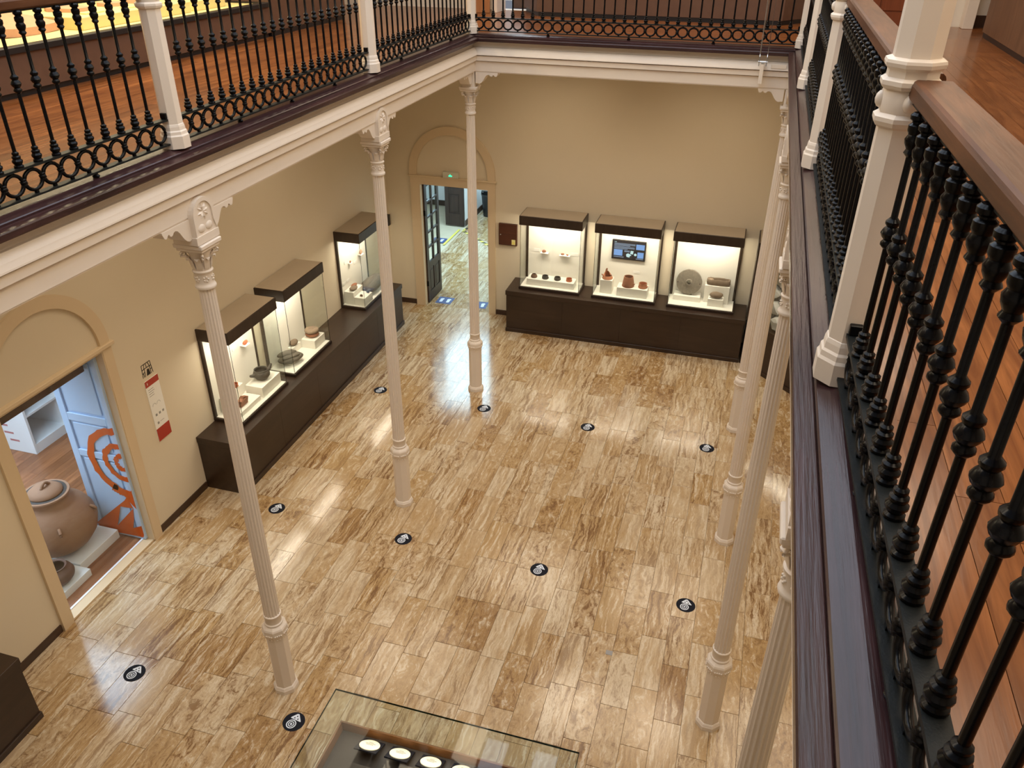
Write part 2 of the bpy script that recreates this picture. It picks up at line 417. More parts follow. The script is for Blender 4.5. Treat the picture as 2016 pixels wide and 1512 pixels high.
def wall_holes(bm, axis, p0, p1, a0, a1, z0, z1, holes):
    """wall slab between p0..p1 on axis; spans a0..a1 with rectangular holes (h0,h1,hz0,hz1)"""
    def bx(u0, u1, v0, v1):
        if u1 - u0 < 1e-4 or v1 - v0 < 1e-4: return
        if axis == 'x': box(bm, p0, p1, u0, u1, v0, v1)
        else: box(bm, u0, u1, p0, p1, v0, v1)
    cur = a0
    for h0, h1, hz0, hz1 in sorted(holes):
        bx(cur, h0, z0, z1); bx(h0, h1, z0, hz0); bx(h0, h1, hz1, z1); cur = h1
    bx(cur, a1, z0, z1)
    return bm
# left door opening y -5.92..-4.56 ; back door opening x -1.98..-0.675
LD = (-5.92, -4.56, 0, 2.60); BD = (-1.98, -0.675, 0, 2.385)
struct('wall_left', wall_holes(B(), 'x', XL - 0.22, XL, -12.6, YB + 0.2, 0.0, 5.0, [LD]), 'cream_wall', 'cream plaster wall behind the left row of showcases')
struct('wall_back', wall_holes(B(), 'y', YB, YB + 0.2, XL, XR, 0.0, 5.0, [BD]), 'cream_wall', 'cream plaster wall behind the three lit showcases')
struct('wall_right', box(B(), XR, XR + 0.2, -12.6, YB + 0.2, 0.0, 5.0), 'cream_wall', 'cream plaster wall hidden behind the right-hand columns')
struct('wall_front', box(B(), XL - 0.2, XR + 0.2, -12.8, -12.6, 0.0, 5.0), 'cream_wall', 'cream plaster end wall of the court behind the viewer')
# gallery slabs (ceiling of the ambulatory)
bm = B(); box(bm, XL - 0.2, -0.1, -12.6, YB + .2, 4.93, 5.2); box(bm, -0.1, W + 0.1, 0.1, YB + .2, 4.93, 5.2); box(bm, W + 0.1, XR + .2, -12.6, YB + .2, 4.93, 5.2)
struct('ceiling', bm, 'ceiling_white', 'plain ceiling of the ambulatory under the gallery')

# ---- gallery floors: boards
def plank_floor(name, label, x0, x1, y0, y1, z, along, width, length, mat, seed, limit=300):
    bm = B(); box(bm, x0, x1, y0, y1, z - 0.05, z - 0.012)
    f = struct(name, bm, 'tray_dark', label)
    r = random.Random(seed); L0, L1 = (y0, y1) if along == 'y' else (x0, x1); A0, A1 = (x0, x1) if along == 'y' else (y0, y1)
    me = mesh('plank', box(B(), -0.5, 0.5, -0.5, 0.5, -0.012, 0.0), mat)
    a = A0
    while a < A1 - 0.02:
        b = min(a + width, A1); s0 = L0 - r.random() * length
        while s0 < L1:
            s1 = s0 + length; c, d = max(s0, L0), min(s1, L1); s0 = s1
            if d - c < 0.05: continue
            wa, la = b - a - 0.002, d - c - 0.002
            if along == 'y': put('plank', me, f, ((a + b) / 2, (c + d) / 2, z), (0, 0, 0), (wa, la, 1))
            else: put('plank', me, f, ((c + d) / 2, (a + b) / 2, z), (0, 0, 0), (la, wa, 1))
        a = b
    return f
plank_floor('floor.001', 'orange-brown boarded floor of the left upper gallery', -2.9, -0.16, -9.0, 0.2, FZ, 'y', 0.125, 3.1, 'plank_y', 3)
plank_floor('floor.002', 'orange-brown boarded floor of the rear upper gallery', -2.9, XR + 0.6, 0.2, 3.1, FZ, 'x', 0.125, 3.1, 'plank_x', 4)
plank_floor('floor.003', 'orange-brown boarded floor of the right upper gallery', W + 0.16, XR + 0.6, -12.4, 0.2, FZ, 'y', 0.125, 3.1, 'plank_y', 5)
# upper walls and ceilings
struct('wall_upper_back', wall_holes(B(), 'y', 3.1, 3.3, -5.5, XR + 0.8, FZ - .05, 8.9, [(-0.56, 0.35, FZ, 7.7)]), 'ceiling_white', 'white end wall of the rear upper gallery')
struct('wall_upper_right', box(B(), XR + 0.6, XR + 0.8, -12.6, 3.3, FZ - .05, 8.9), 'ceiling_white', 'white side wall of the right upper gallery')
struct('wall_upper_left', box(B(), -5.7, -5.5, -12.6, 3.3, FZ - .05, 8.9), 'ceiling_white', 'white far wall of the left upper gallery')
struct('wall_upper_front', box(B(), -5.7, XR + .8, -12.8, -12.6, FZ - .05, 10.2), 'ceiling_white', 'white end wall of the upper gallery behind the viewer')
bm = B(); box(bm, -5.7, -0.05, -12.6, 3.3, 8.9, 9.1); box(bm, -0.05, W + .05, 0.05, 3.3, 8.9, 9.1); box(bm, W + .05, XR + .8, -12.6, 3.3, 8.9, 9.1)
struct('ceiling.001', bm, 'ceiling_white', 'white ceiling of the upper galleries around the skylight')
bm = B(); box(bm, -5.5, -2.9, -12.4, 3.1, FZ - .1, FZ - 0.01)
struct('floor.004', bm, 'plank_y', 'floor beneath the low yellow display table upstairs')
bm = B(); box(bm, -1.6, 1.4, 4.6, 4.8, FZ, 8.0)
struct('wall_upper_room', bm, 'white_wall', 'bright white wall seen through the rear upper doorway')
area('upper_room_light', (-0.1, 4.0, 7.6), (1.2, 0.8), 60, (0.85, 0.93, 1.0))

# ---- entablature of the gallery (left, back, right), mitred at the corners
def sweep_profile(bm, prof, side, closed=True):
    """prof: list of (e,z), e = distance into the court from the column axis"""
    def pt(e, z, end):
        if side == 'l': return (e, -12.5 if end == 0 else -e, z)
        if side == 'b': return (e if end == 0 else W - e, -e, z)
        return (W - e, -e if end == 0 else -12.5, z)
    A = [bm.verts.new(pt(e, z, 0)) for e, z in prof]; C = [bm.verts.new(pt(e, z, 1)) for e, z in prof]
    n = len(prof)
    for i in range(n): bm.faces.new((A[i], A[(i + 1) % n], C[(i + 1) % n], C[i]))
    bm.faces.new(A[::-1]); bm.faces.new(C)
    return bm
for k, side in enumerate('lbr'):
    nm = {'l': 'left', 'b': 'rear', 'r': 'right'}[side]; ax = 'x' if side == 'b' else 'y'
    t = struct('trim_%d' % (k + 1), sweep_profile(B(), [(-0.10, 4.840), (0.066, 4.840), (0.066, 4.962), (0.042, 4.962), (0.042, 5.205), (-0.10, 5.205)], side), 'white_paint', 'cream moulded beam carrying the %s gallery railing' % nm)
    part('fascia', sweep_profile(B(), [(0.042, 4.972), (0.096, 4.972), (0.096, 5.030), (0.042, 5.030)], side), 'white_paint', t)
    part('cornice_moulding', sweep_profile(B(), [(0.042, 5.042), (0.118, 5.042), (0.117, 5.052), (0.104, 5.086), (0.086, 5.112), (0.070, 5.128), (0.042, 5.128)], side), 'white_paint', t)
    part('soffit_bead', sweep_profile(B(), [(0.0, 4.828), (0.058, 4.828), (0.058, 4.8395), (0.0, 4.8395)], side), 'white_paint', t)
    s1 = part('outer_sill_board', sweep_profile(B(), [(0.079, 5.205), (0.145, 5.205), (0.147, 5.212), (0.147, 5.240), (0.143, 5.247), (0.083, 5.252), (0.079, 5.250)], side), 'sill_wood_' + ax, t)
    part('inner_sill_board', sweep_profile(B(), [(-0.10, 5.205), (0.0775, 5.205), (0.0775, 5.262), (0.072, 5.267), (0.006, 5.284), (-0.09, 5.287), (-0.10, 5.28)], side), 'sill_wood_' + ax, t)
    part('floor_nosing', sweep_profile(B(), [(-0.17, 5.2), (-0.1005, 5.2), (-0.1005, 5.256), (-0.17, 5.256)], side), 'plank_' + ax, t)

# ================================================================== COLUMNS
def flute(n):
    def f(i): return (1.0, 1.0, 0.925, 0.885, 0.885, 0.925)[i % 6]
    return f
shaft_me = mesh('shaft', lathe(B(), [(0.0735, 1.00), (0.0735, 1.02), (0.072, 1.6), (0.068, 2.8), (0.060, 4.0), (0.0585, 4.285)], 96, rfun=flute(96)), 'white_paint', 30)
ped_me = mesh('pedestal', lathe(B(), octo([(0.092, 0.075), (0.092, 0.70), (0.094, 0.735), (0.104, 0.77), (0.110, 0.80), (0.110, 0.845), (0.103, 0.862), (0.082, 0.885), (0.078, 0.886)]), 8, rot=PI / 8), 'white_paint')
base_me = mesh('base', lathe(B(), octo([(0.113, 0.0), (0.113, 0.045), (0.106, 0.058), (0.106, 0.063), (0.098, 0.075), (0.092, 0.076)]), 8, rot=PI / 8), 'white_paint')
ring_me = mesh('collar', lathe(B(), [(0.074, 0.884), (0.084, 0.888), (0.087, 0.898), (0.084, 0.908), (0.0765, 0.912), (0.0755, 0.98), (0.079, 0.984), (0.083, 0.994), (0.0815, 1.004), (0.073, 1.008)], 24), 'white_paint', 50)
def beads():
    bm = B()
    for i in range(8):
        a = PI / 8 + i * PI / 4; a2 = a + PI / 4
        for s in (0.2, 0.4, 0.6, 0.8):
            x = 0.110 / math.cos(PI / 8) * ((1 - s) * math.cos(a) + s * math.cos(a2)); y = 0.110 / math.cos(PI / 8) * ((1 - s) * math.sin(a) + s * math.sin(a2))
            blob(bm, (x, y, 0.795), (.010, .010, .011), sub=1, rough=0)
        for s in (0.33, 0.67):
            x = 0.097 / math.cos(PI / 8) * ((1 - s) * math.cos(a) + s * math.cos(a2)); y = 0.097 / math.cos(PI / 8) * ((1 - s) * math.sin(a) + s * math.sin(a2))
            blob(bm, (x, y, 0.735), (.008, .008, .009), sub=1, rough=0)
    return bm
bead_me = mesh('bead_band', beads(), 'white_paint', 60)
def necking():
    bm = lathe(B(), [(0.058, 4.278), (0.072, 4.284), (0.0755, 4.296), (0.072, 4.308), (0.066, 4.314), (0.0635, 4.33), (0.0635, 4.395), (0.066, 4.402), (0.0725, 4.408), (0.0725, 4.418), (0.064, 4.424)], 24)
    for i in range(6):
        a = i * PI / 3 + 0.3
        for p in range(5):
            q = p * 2 * PI / 5
            dz = 0.016 * math.sin(q); da = 0.016 * math.cos(q) / 0.064
            blob(bm, (0.064 * math.cos(a + da), 0.064 * math.sin(a + da), 4.362 + dz), (.0085, .0085, .0085), sub=1, rough=0)
    return bm
neck_me = mesh('necking', necking(), 'white_paint', 50)
cap_me = mesh('capital', lathe(B(), [(0.062, 4.422), (0.060, 4.46), (0.063, 4.50), (0.072, 4.54), (0.090, 4.575), (0.094, 4.585)], 24), 'white_paint', 50)
def leaf():
    bm = B(); prev = None
    rows = [(0.060, 4.424, .014), (0.071, 4.45, .021), (0.077, 4.48, .023), (0.084, 4.51, .022), (0.098, 4.53, .018), (0.108, 4.528, .012), (0.108, 4.515, .006)]
    V = []
    for r, z, hw in rows:
        V.append([bm.verts.new((r - .002 * (abs(k) ** 1), k * hw, z)) for k in (-1, -.45, 0, .45, 1)] + [bm.verts.new((r - .010, k * hw * .8, z - .004)) for k in (1, 0, -1)])
    for a, b in zip(V, V[1:]):
        n = len(a)
        for i in range(n): bm.faces.new((a[i], a[(i + 1) % n], b[(i + 1) % n], b[i]))
    bm.faces.new(V[0][::-1]); bm.faces.new(V[-1])
    return bm
leaf_me = mesh('leaf', leaf(), 'white_paint', 50)
def volute():
    bm = B(); pts = []; rad = []
    for i in range(15):
        a = i / 14 * 2.6 * PI; r = 0.024 * (1 - i / 17)
        pts.append((0.105 + r * math.cos(a - .3), 0, 4.548 + r * math.sin(a - .3))); rad.append(0.0095 * (1 - i / 30))
    pts = [(0.068, 0, 4.50), (0.085, 0, 4.53)] + pts; rad = [0.007, 0.009] + rad
    return tube(bm, pts, rad, 6)
vol_me = mesh('volute', volute(), 'white_paint', 60)
abacus_me = mesh('abacus', box(box(B(), -.105, .105, -.105, .105, 4.583, 4.606, .004), -.118, .118, -.118, .118, 4.6065, 4.640, .006), 'white_paint')
def bracket_half():
    """scrolled side bracket in the (t,z) plane, t away from the column along the beam"""
    c = [(0.10, 4.8275), (0.402, 4.8275), (0.402, 4.815), (0.394, 4.800), (0.388, 4.786), (0.374, 4.778), (0.360, 4.783), (0.352, 4.795), (0.338, 4.800), (0.332, 4.786), (0.318, 4.778), (0.302, 4.782),
         (0.290, 4.796), (0.272, 4.800), (0.250, 4.792), (0.232, 4.772), (0.216, 4.745), (0.196, 4.716), (0.172, 4.694), (0.148, 4.684), (0.128, 4.690), (0.10, 4.690)]
    return c
def brackets(dirs, e0=-0.075, e1=0.062):
    """dirs: list of ('y',+1) etc. For along-y beams e runs along x"""
    bm = B()
    for ax, sg, es in dirs:
        poly = [(sg * t, z) for t, z in bracket_half()]
        d0, d1 = (e0 * es, e1 * es)
        prism(bm, poly, d0, d1, 'yz' if ax == 'y' else 'xz')
    return bm
def shield(es):
    """arched block with raised rim on the court face; es = +1 when the court lies towards +x"""
    bm = B()
    def arch(hw, z0, zc, n=14): return [(-hw, z0), (hw, z0)] + [(hw * math.cos(PI * i / n), zc + hw * math.sin(PI * i / n)) for i in range(n + 1)]
    def pr(poly, a, b): prism(bm, poly, es * a, es * b, 'yz')
    pr(arch(0.120, 4.641, 4.835), -0.10, 0.092)
    pr([(-.128, 4.645), (.128, 4.645), (.128, 4.70), (-.128, 4.70)], 0.02, 0.102)
    return bm
def rim(es):
    bm = B(); n = 18
    zc = 4.835
    def ring(r): return [(r * math.cos(PI * i / n), zc + r * math.sin(PI * i / n)) for i in range(n + 1)]
    o_, i_ = [(0.118, 4.702)] + ring(0.118) + [(-.118, 4.702)], [(0.090, 4.78)] + ring(0.090) + [(-.090, 4.78)]
    V = []
    for (a, b), (c, d) in zip(o_, i_):
        V.append([bm.verts.new((es * e, t, z)) for e, t, z in ((.0925, a, b), (.102, a, b), (.102, c, d), (.0925, c, d))])
    for p, q in zip(V, V[1:]):
        for k in range(4): bm.faces.new((p[k], q[k], q[(k + 1) % 4], p[(k + 1) % 4]))
    bm.faces.new(V[0]); bm.faces.new(V[-1][::-1])
    for sg in (-1, 1): blob(bm, (es * .093, sg * .042, 4.745), (.010, .038, .030), sub=2, rough=0)
    return bm
def rosette(es):
    bm = B()
    for i in range(8):
        a = i * PI / 4 + .2
        p = [(.0, 0), (.03, .012), (.062, .0), (.03, -.012)]
        c, s = math.cos(a), math.sin(a)
        V = [bm.verts.new((es * .0925, t * c - u * s, 4.855 + t * s + u * c)) for t, u in p]
        T = bm.verts.new((es * .105, .034 * c, 4.855 + .034 * s))
        for j in range(4): bm.faces.new((V[j], V[(j + 1) % 4], T))
    return bm
shield_me = {e: mesh('impost_block', shield(e), 'white_paint') for e in (1, -1)}
rim_me = {e: mesh('arched_rim', rim(e), 'white_paint', 40) for e in (1, -1)}
rose_me = {e: mesh('rosette', rosette(e), 'white_paint') for e in (1, -1)}
def column(x, y, label, side, corner=False):
    t = thing('iron_column', label, 'column', (x, y, 0), 0, 'cream fluted columns around the court')
    put('base', base_me, t); p = put('pedestal', ped_me, t); put('bead_band', bead_me, p); put('collar', ring_me, t)
    put('shaft', shaft_me, t); put('necking', neck_me, t); c = put('capital', cap_me, t)
    for i in range(8): put('leaf', leaf_me, c, rot=(0, 0, i * PI / 4 + PI / 8))
    for i in range(4): put('volute', vol_me, c, rot=(0, 0, i * PI / 2 + PI / 4))
    put('abacus', abacus_me, t)
    es = 1 if side == 'l' else -1
    if not corner:
        s = put('impost_block', shield_me[es], t); put('arched_rim', rim_me[es], s); put('rosette', rose_me[es], s)
        part('bracket', brackets([('y', 1, es)]), 'white_paint', t); part('bracket', brackets([('y', -1, es)]), 'white_paint', t)
    else:
        part('impost_block', box(B(), -.085, .085, -.085, .085, 4.641, 4.8275), 'white_paint', t)
        part('bracket', brackets([('y', -1, es)]), 'white_paint', t)
        part('bracket', brackets([('x', es, -1)]), 'white_paint', t)
    return t
column(-0.03, 0.0, 'slim cream fluted column standing in front of the doorway with the green exit sign', 'l', True)
column(-0.008, -3.0, 'cream fluted column in front of the farthest showcase of the left wall', 'l')
column(0.008, -6.0, 'cream fluted column in front of the nearest showcase of the left wall', 'l')
column(W - 0.02, YR[0], 'cream fluted column at the right rear corner of the court, beside the back plinth', 'r', True)
column(W - 0.01, YR[1], 'cream fluted column on the right, second from the back wall', 'r')
column(W + 0.01, YR[2], 'cream fluted column on the right, third from the back wall, its whole foot in view', 'r')
column(W + .035, YR[3], 'nearest cream fluted column on the right, capital showing beside the dark sill, foot cut off', 'r')

# ================================================================== GALLERY POSTS
def post_base():
    return lathe(B(), octo([(0.086, 0.0), (0.086, 0.078), (0.080, 0.088), (0.078, 0.106), (0.072, 0.114), (0.070, 0.136), (0.066, 0.150), (0.0635, 0.152)]), 8, rot=PI / 8)
post_base_me = mesh('base', post_base(), 'white_paint')
post_shaft_me = mesh('shaft', lathe(B(), octo([(0.0635, 0.15), (0.0605, 0.835)]), 8, rot=PI / 8), 'white_paint')
post_collar_me = mesh('collar', lathe(B(), octo([(0.060, 0.828), (0.072, 0.836), (0.077, 0.848), (0.077, 0.86), (0.066, 0.868), (0.064, 0.87)]), 8, rot=PI / 8), 'white_paint')
def ros_block():
    bm = lathe(B(), octo([(0.064, 0.869), (0.066, 0.875), (0.066, 0.925), (0.062, 0.932)]), 8, rot=PI / 8)
    for i in range(4):
        a = i * PI / 2 + PI / 4 * 0
        blob(bm, (0.066 * math.cos(a), 0.066 * math.sin(a), 0.902), (.018, .018, .025), sub=2, rough=0)
    return bm
post_block_me = mesh('rosette_block', ros_block(), 'white_paint', 50)
post_cap_me = mesh('cap_collar', lathe(B(), octo([(0.061, 0.931), (0.074, 0.938), (0.078, 0.946), (0.078, 0.958), (0.066, 0.966), (0.066, 0.985), (0.076, 0.994), (0.078, 1.004), (0.076, 1.012), (0.062, 1.018)]), 8, rot=PI / 8), 'white_paint')
post_up_me = mesh('upper_shaft', lathe(B(), octo([(0.0605, 1.016), (0.0565, 3.62)]), 8, rot=PI / 8), 'white_paint')
def post(x, y, label):
    t = thing('gallery_post', label, 'post', (x, y, SZ), 0, 'cream octagonal posts of the gallery railing')
    put('base', post_base_me, t); put('shaft', post_shaft_me, t); put('collar', post_collar_me, t)
    put('rosette_block', post_block_me, t); put('cap_collar', post_cap_me, t); put('upper_shaft', post_up_me, t)
    return t
post(0, 0, 'white octagonal gallery post at the rear left corner of the railing')
post(0, -3.0, 'cream octagonal gallery post, second from the rear corner on the left railing')
post(0, -6.0, 'cream octagonal gallery post in front of the yellow display table upstairs')
post(W, YR[0], 'small cream octagonal gallery post at the rear right corner of the railing')
post(W, YR[1], 'cream octagonal gallery post, second from the rear on the right railing')
post(W, YR[2], 'cream octagonal gallery post, third from the rear on the right railing')
post(W, YR[3], 'large cream octagonal gallery post nearest the viewer, handrail notched into it')

# ================================================================== RAILINGS
bal_prof = [(0.0205, 0.0), (0.0205, 0.008), (0.015, 0.014), (0.0215, 0.026), (0.0225, 0.034), (0.016, 0.043), (0.0185, 0.050), (0.0185, 0.056), (0.012, 0.062), (0.0145, 0.068), (0.0145, 0.075), (0.0082, 0.081),
            (0.0080, 0.345), (0.0125, 0.350), (0.0175, 0.357), (0.0175, 0.364), (0.012, 0.372), (0.0185, 0.381), (0.0225, 0.392), (0.0185, 0.403), (0.0125, 0.411), (0.0170, 0.419), (0.0170, 0.426), (0.0115, 0.433), (0.0080, 0.438),
            (0.0078, 0.605), (0.0120, 0.610), (0.0165, 0.616), (0.0125, 0.626), (0.0185, 0.640), (0.0205, 0.652), (0.0150, 0.664), (0.0190, 0.674), (0.0190, 0.688), (0.013, 0.694), (0.013, 0.698), (0.0190, 0.704), (0.0195, 0.714), (0.014, 0.7205)]
bal_prof = [(r * (1.18 if r > .0085 else 1.2), z) for r, z in bal_prof]
bal_me = mesh('baluster', lathe(B(), bal_prof, 12), 'iron', 40)
def ring_mesh():
    bm = B(); n = 20
    tube(bm, [(0.0555 * math.cos(2 * PI * i / n), 0, 0.0555 * math.sin(2 * PI * i / n)) for i in range(n)], 0.0105, 8, True)
    for sz in (-1, 1): box(bm, -.008, .008, -.008, .008, *(sorted((sz * .059, sz * .0745))))
    return bm
rring_me = mesh('ring', ring_mesh(), 'iron', 60)
def knot_mesh():
    bm = B()
    blob(bm, (0, 0, 0), (.023, .021, .016), sub=1, rough=0)
    blob(bm, (0, 0, .014), (.019, .018, .011), sub=1, rough=0); blob(bm, (0, 0, -.014), (.019, .018, .011), sub=1, rough=0)
    return bm
knot_me = mesh('knot', knot_mesh(), 'iron', 60)
foot_me = mesh('foot', lathe(B(), [(0.02, 0.0), (0.022, 0.008), (0.013, 0.016), (0.013, 0.028)], 8), 'iron', 50)
def railing(loc, rotz, L, label, woodmat, first=0.19, last=0.21, sg=1):
    n = round((L - first - last) / 0.1275); pitch = (L - first - last) / n
    t = thing('iron_railing', label, 'railing', loc, rotz, 'black iron gallery railing bays')
    hx0, hx1 = 0.062, L - 0.062
    hp = [(sg * u, v) for u, v in ((-.006, .914), (.094, .914), (.100, .921), (.101, .952), (.098, .960), (.090, .967), (.002, .967), (-.007, .963), (-.012, .954), (-.012, .921))]
    part('handrail', prism(B(), hp, hx0, hx1, 'yz'), woodmat, t)
    part('top_bar', box(B(), hx0, hx1, *sorted((.0 * sg, .030 * sg)), .904, .9135), 'iron_bar', t)
    part('ring_rail', box(B(), 0.06, L - 0.06, -.024, .024, .176, .189), 'iron_bar', t)
    part('bottom_rail', box(B(), 0.075, L - 0.075, -.024, .024, .028, .038), 'iron_bar', t)
    for i in range(n + 1): put('baluster', bal_me, t, (first + i * pitch, 0, .190))
    cx = [first + (i - 0.5) * pitch for i in range(n + 2)]
    for x in cx: put('ring', rring_me, t, (x, 0, .1085), scale=(pitch / .1235 * 1.02, 1, .945))
    for i in range(n + 1): put('knot', knot_me, t, (first + i * pitch, 0, .1085))
    for k in (0.25, 0.5, 0.75): put('foot', foot_me, t, (L * k, 0, .002))
    for x in (0.066, L - 0.066): part('mounting_lug', box(B(), x - .016, x + .016, -.02, .02, .190, .226, .003), 'iron', t)
    return t
railing((0, -9.0, SZ), PI / 2, 3.0, 'black iron railing bay in front of the yellow display table, leftmost in the photo', 'rail_wood_y')
railing((0, -6.0, SZ), PI / 2, 3.0, 'black iron railing bay of the left gallery, middle one', 'rail_wood_y')
railing((0, -3.0, SZ), PI / 2, 3.0, 'black iron railing bay of the left gallery ending at the rear corner post', 'rail_wood_y')
railing((0, 0, SZ), 0, W, 'long black iron railing across the rear gallery', 'rail_wood_x', 0.17, 0.17)
for a, b, lab in ((1, 0, 'farthest black iron railing bay of the right gallery'), (2, 1, 'black iron railing bay of the right gallery, second from the rear'), (3, 2, 'black iron railing bay of the right gallery with its brown handrail top in view'), (4, 3, 'nearest black iron railing bay with the broad brown handrail at the right edge')):
    if a == 4: railing((4.104, YR[4], SZ), PI / 2 + math.atan(.0227), math.hypot(.0614, YR[3] - YR[4]), lab, 'rail_wood_y', 0.13, 0.215, -1)
    else: railing((W, YR[a], SZ), PI / 2, YR[b] - YR[a], lab, 'rail_wood_y', 0.17, 0.19, -1)

# ---- cable stay hanging on the rear beam
t = thing('cable_stay', 'twin steel cables ending in a clevis on a cream rod at the rear beam', 'cable', (3.625, -0.215, 4.90))
part('anchor_rod', box(B(), -.022, .022, -.012, .094, 0, .222, .004), 'white_paint', t)
part('cross_bar', tube(B(), [(-.052, 0, .245), (.052, 0, .245)], .011, 8), 'steel', t)
part('bolt', box(B(), -.016, .016, -.012, .012, .2225, .236), 'steel', t)
for sx in (-1, 1):
    u = part('clevis', tube(B(), [(sx * .042, -.012, .2), (sx * .042, -.012, .30), (sx * .042, .0, .325), (sx * .042, .012, .30), (sx * .042, .012, .2)], .006, 6), 'steel', t)
for sx, off in ((-1, -.010), (-1, .010), (1, 0)):
    part('cable', tube(B(), [(sx * .042 + off * .3, 0, .32), (sx * .042 + off, 0, 1.6), (sx * .042 + off * 1.3, 0, 4.1)], .0035, 5), 'steel', t)
part('cover_plate', box(B(), .10, .27, .0935, .0975, .165, .212, .002), 'white_paint', t)

# ================================================================== BASEBOARDS, DOOR CASINGS
bm = B()
for y0, y1 in ((-12.5, -6.06), (-4.42, -3.47), (1.86, YB)): box(bm, XL, XL + .016, y0, y1, 0, .095)
struct('baseboard_left', bm, 'baseboard_wood', 'dark brown baseboard along the left wall')
bm = B()
for x0, x1 in ((XL + .016, -2.16), (-0.545, -0.18)): box(bm, x0, x1, YB - .016, YB, 0, .095)
struct('baseboard_back', bm, 'baseboard_wood', 'dark brown baseboard along the back wall')

def arch_ring(bm, c, z0, r0, r1, d0, d1, plane, stilt=0.06, n=28):
    pts_o = [(c + r1, z0)] + [(c + r1 * math.cos(PI * i / n), z0 + stilt + r1 * math.sin(PI * i / n)) for i in range(n + 1)] + [(c - r1, z0)]
    pts_i = [(c + r0, z0)] + [(c + r0 * math.cos(PI * i / n), z0 + stilt + r0 * math.sin(PI * i / n)) for i in range(n + 1)] + [(c - r0, z0)]
    def P3(a, z, d): return (d, a, z) if plane == 'yz' else (a, d, z)
    V = [[bm.verts.new(P3(*p, d)) for p, d in ((a, d0), (a, d1), (b, d1), (b, d0))] for a, b in zip(pts_o, pts_i)]
    for p, q in zip(V, V[1:]):
        for k in range(4): bm.faces.new((p[k], q[k], q[(k + 1) % 4], p[(k + 1) % 4]))
    bm.faces.new(V[0]); bm.faces.new(V[-1][::-1])
    return bm
# back door casing
t = struct('trim_4', box(box(box(B(), -2.15, -1.98, YB - .035, YB, 0, 2.525), -0.675, -0.55, YB - .035, YB, 0, 2.525), -1.98, -0.675, YB - .035, YB, 2.385, 2.525), 'cream_casing', 'cream casing of the doorway under the green exit sign')
part('ledge', box(B(), -2.185, -0.525, YB - .055, YB, 2.525, 2.550, .004), 'cream_casing', t)
part('arch_moulding', arch_ring(B(), -1.355, 2.551, 0.665, 0.805, YB - .035, YB, 'xz', 0.075), 'cream_casing', t, 30)
for x0, x1 in ((-1.9795, -1.968), (-0.687, -0.6755)): part('jamb_lining', box(B(), x0, x1, YB - .03, YB + .19, 0.001, 2.384), 'cream_casing', t)
# left door casing
t = struct('trim_5', box(box(box(B(), XL, XL + .035, -4.56, -4.43, 0, 2.625), XL, XL + .035, -6.05, -5.92, 0, 2.625), XL, XL + .035, -5.92, -4.56, 2.60, 2.625), 'cream_casing', 'cream casing of the arched doorway showing the big clay jar')
part('ledge', box(B(), XL, XL + .06, -6.085, -4.395, 2.626, 2.668, .004), 'cream_casing', t)
part('arch_moulding', arch_ring(B(), -5.24, 2.669, 0.675, 0.81, XL, XL + .035, 'yz', 0.0), 'cream_casing', t, 30)
part('threshold', box(B(), XL - .11, XL + .012, -5.92, -4.56, 0, .022), 'cream_casing', t)
for y0, y1 in ((-4.572, -4.5605), (-5.9195, -5.908)): part('jamb_lining', box(B(), XL - .21, XL + .03, y0, y1, 0.0225, 2.598), 'cream_casing', t)

# ================================================================== PLINTHS
def plinth(label, loc, L, D, H, mat, rotz, n_panels, ends=True):
    """local x along the front, y=0 at the front face, +y to the wall"""
    t = thing('display_plinth', label, 'plinth', loc, rotz)
    part('body', box(B(), 0.012, L - 0.012, 0.022, D, 0.0, H - .085), mat, t)
    part('top_board', box(B(), 0, L, 0.0, D, H - .084, H, .003), mat, t)
    pw = (L - .024) / n_panels
    for i in range(n_panels):
        part('front_panel', box(B(), .012 + i * pw + .0015, .012 + (i + 1) * pw - .0015, .014, .0215, .075, H - .088), mat, t)
    part('kick_board', box(B(), 0.004, L - 0.004, -.004, .0215, 0, .072, .003), mat, t)
    return t
plinth('long dark brown plinth under the three showcases of the back wall', (-0.175, 2.115, 0), 4.15, YB - 2.119, 0.80, 'plinth_wood_x', 0, 4)
# left one: rotate so that local x runs along -y..; front faces +x
plinth('long dark brown plinth under the three showcases of the left wall', (-2.045, -3.47, 0), 5.32, -2.049 - XL, 0.80, 'plinth_wood_y', PI / 2, 5)
plinth('dark brown plinth corner at the lower left edge of the photo', (-2.02, -9.6, 0), 2.63, -2.024 - XL, 0.80, 'plinth_wood_y', PI / 2, 2)

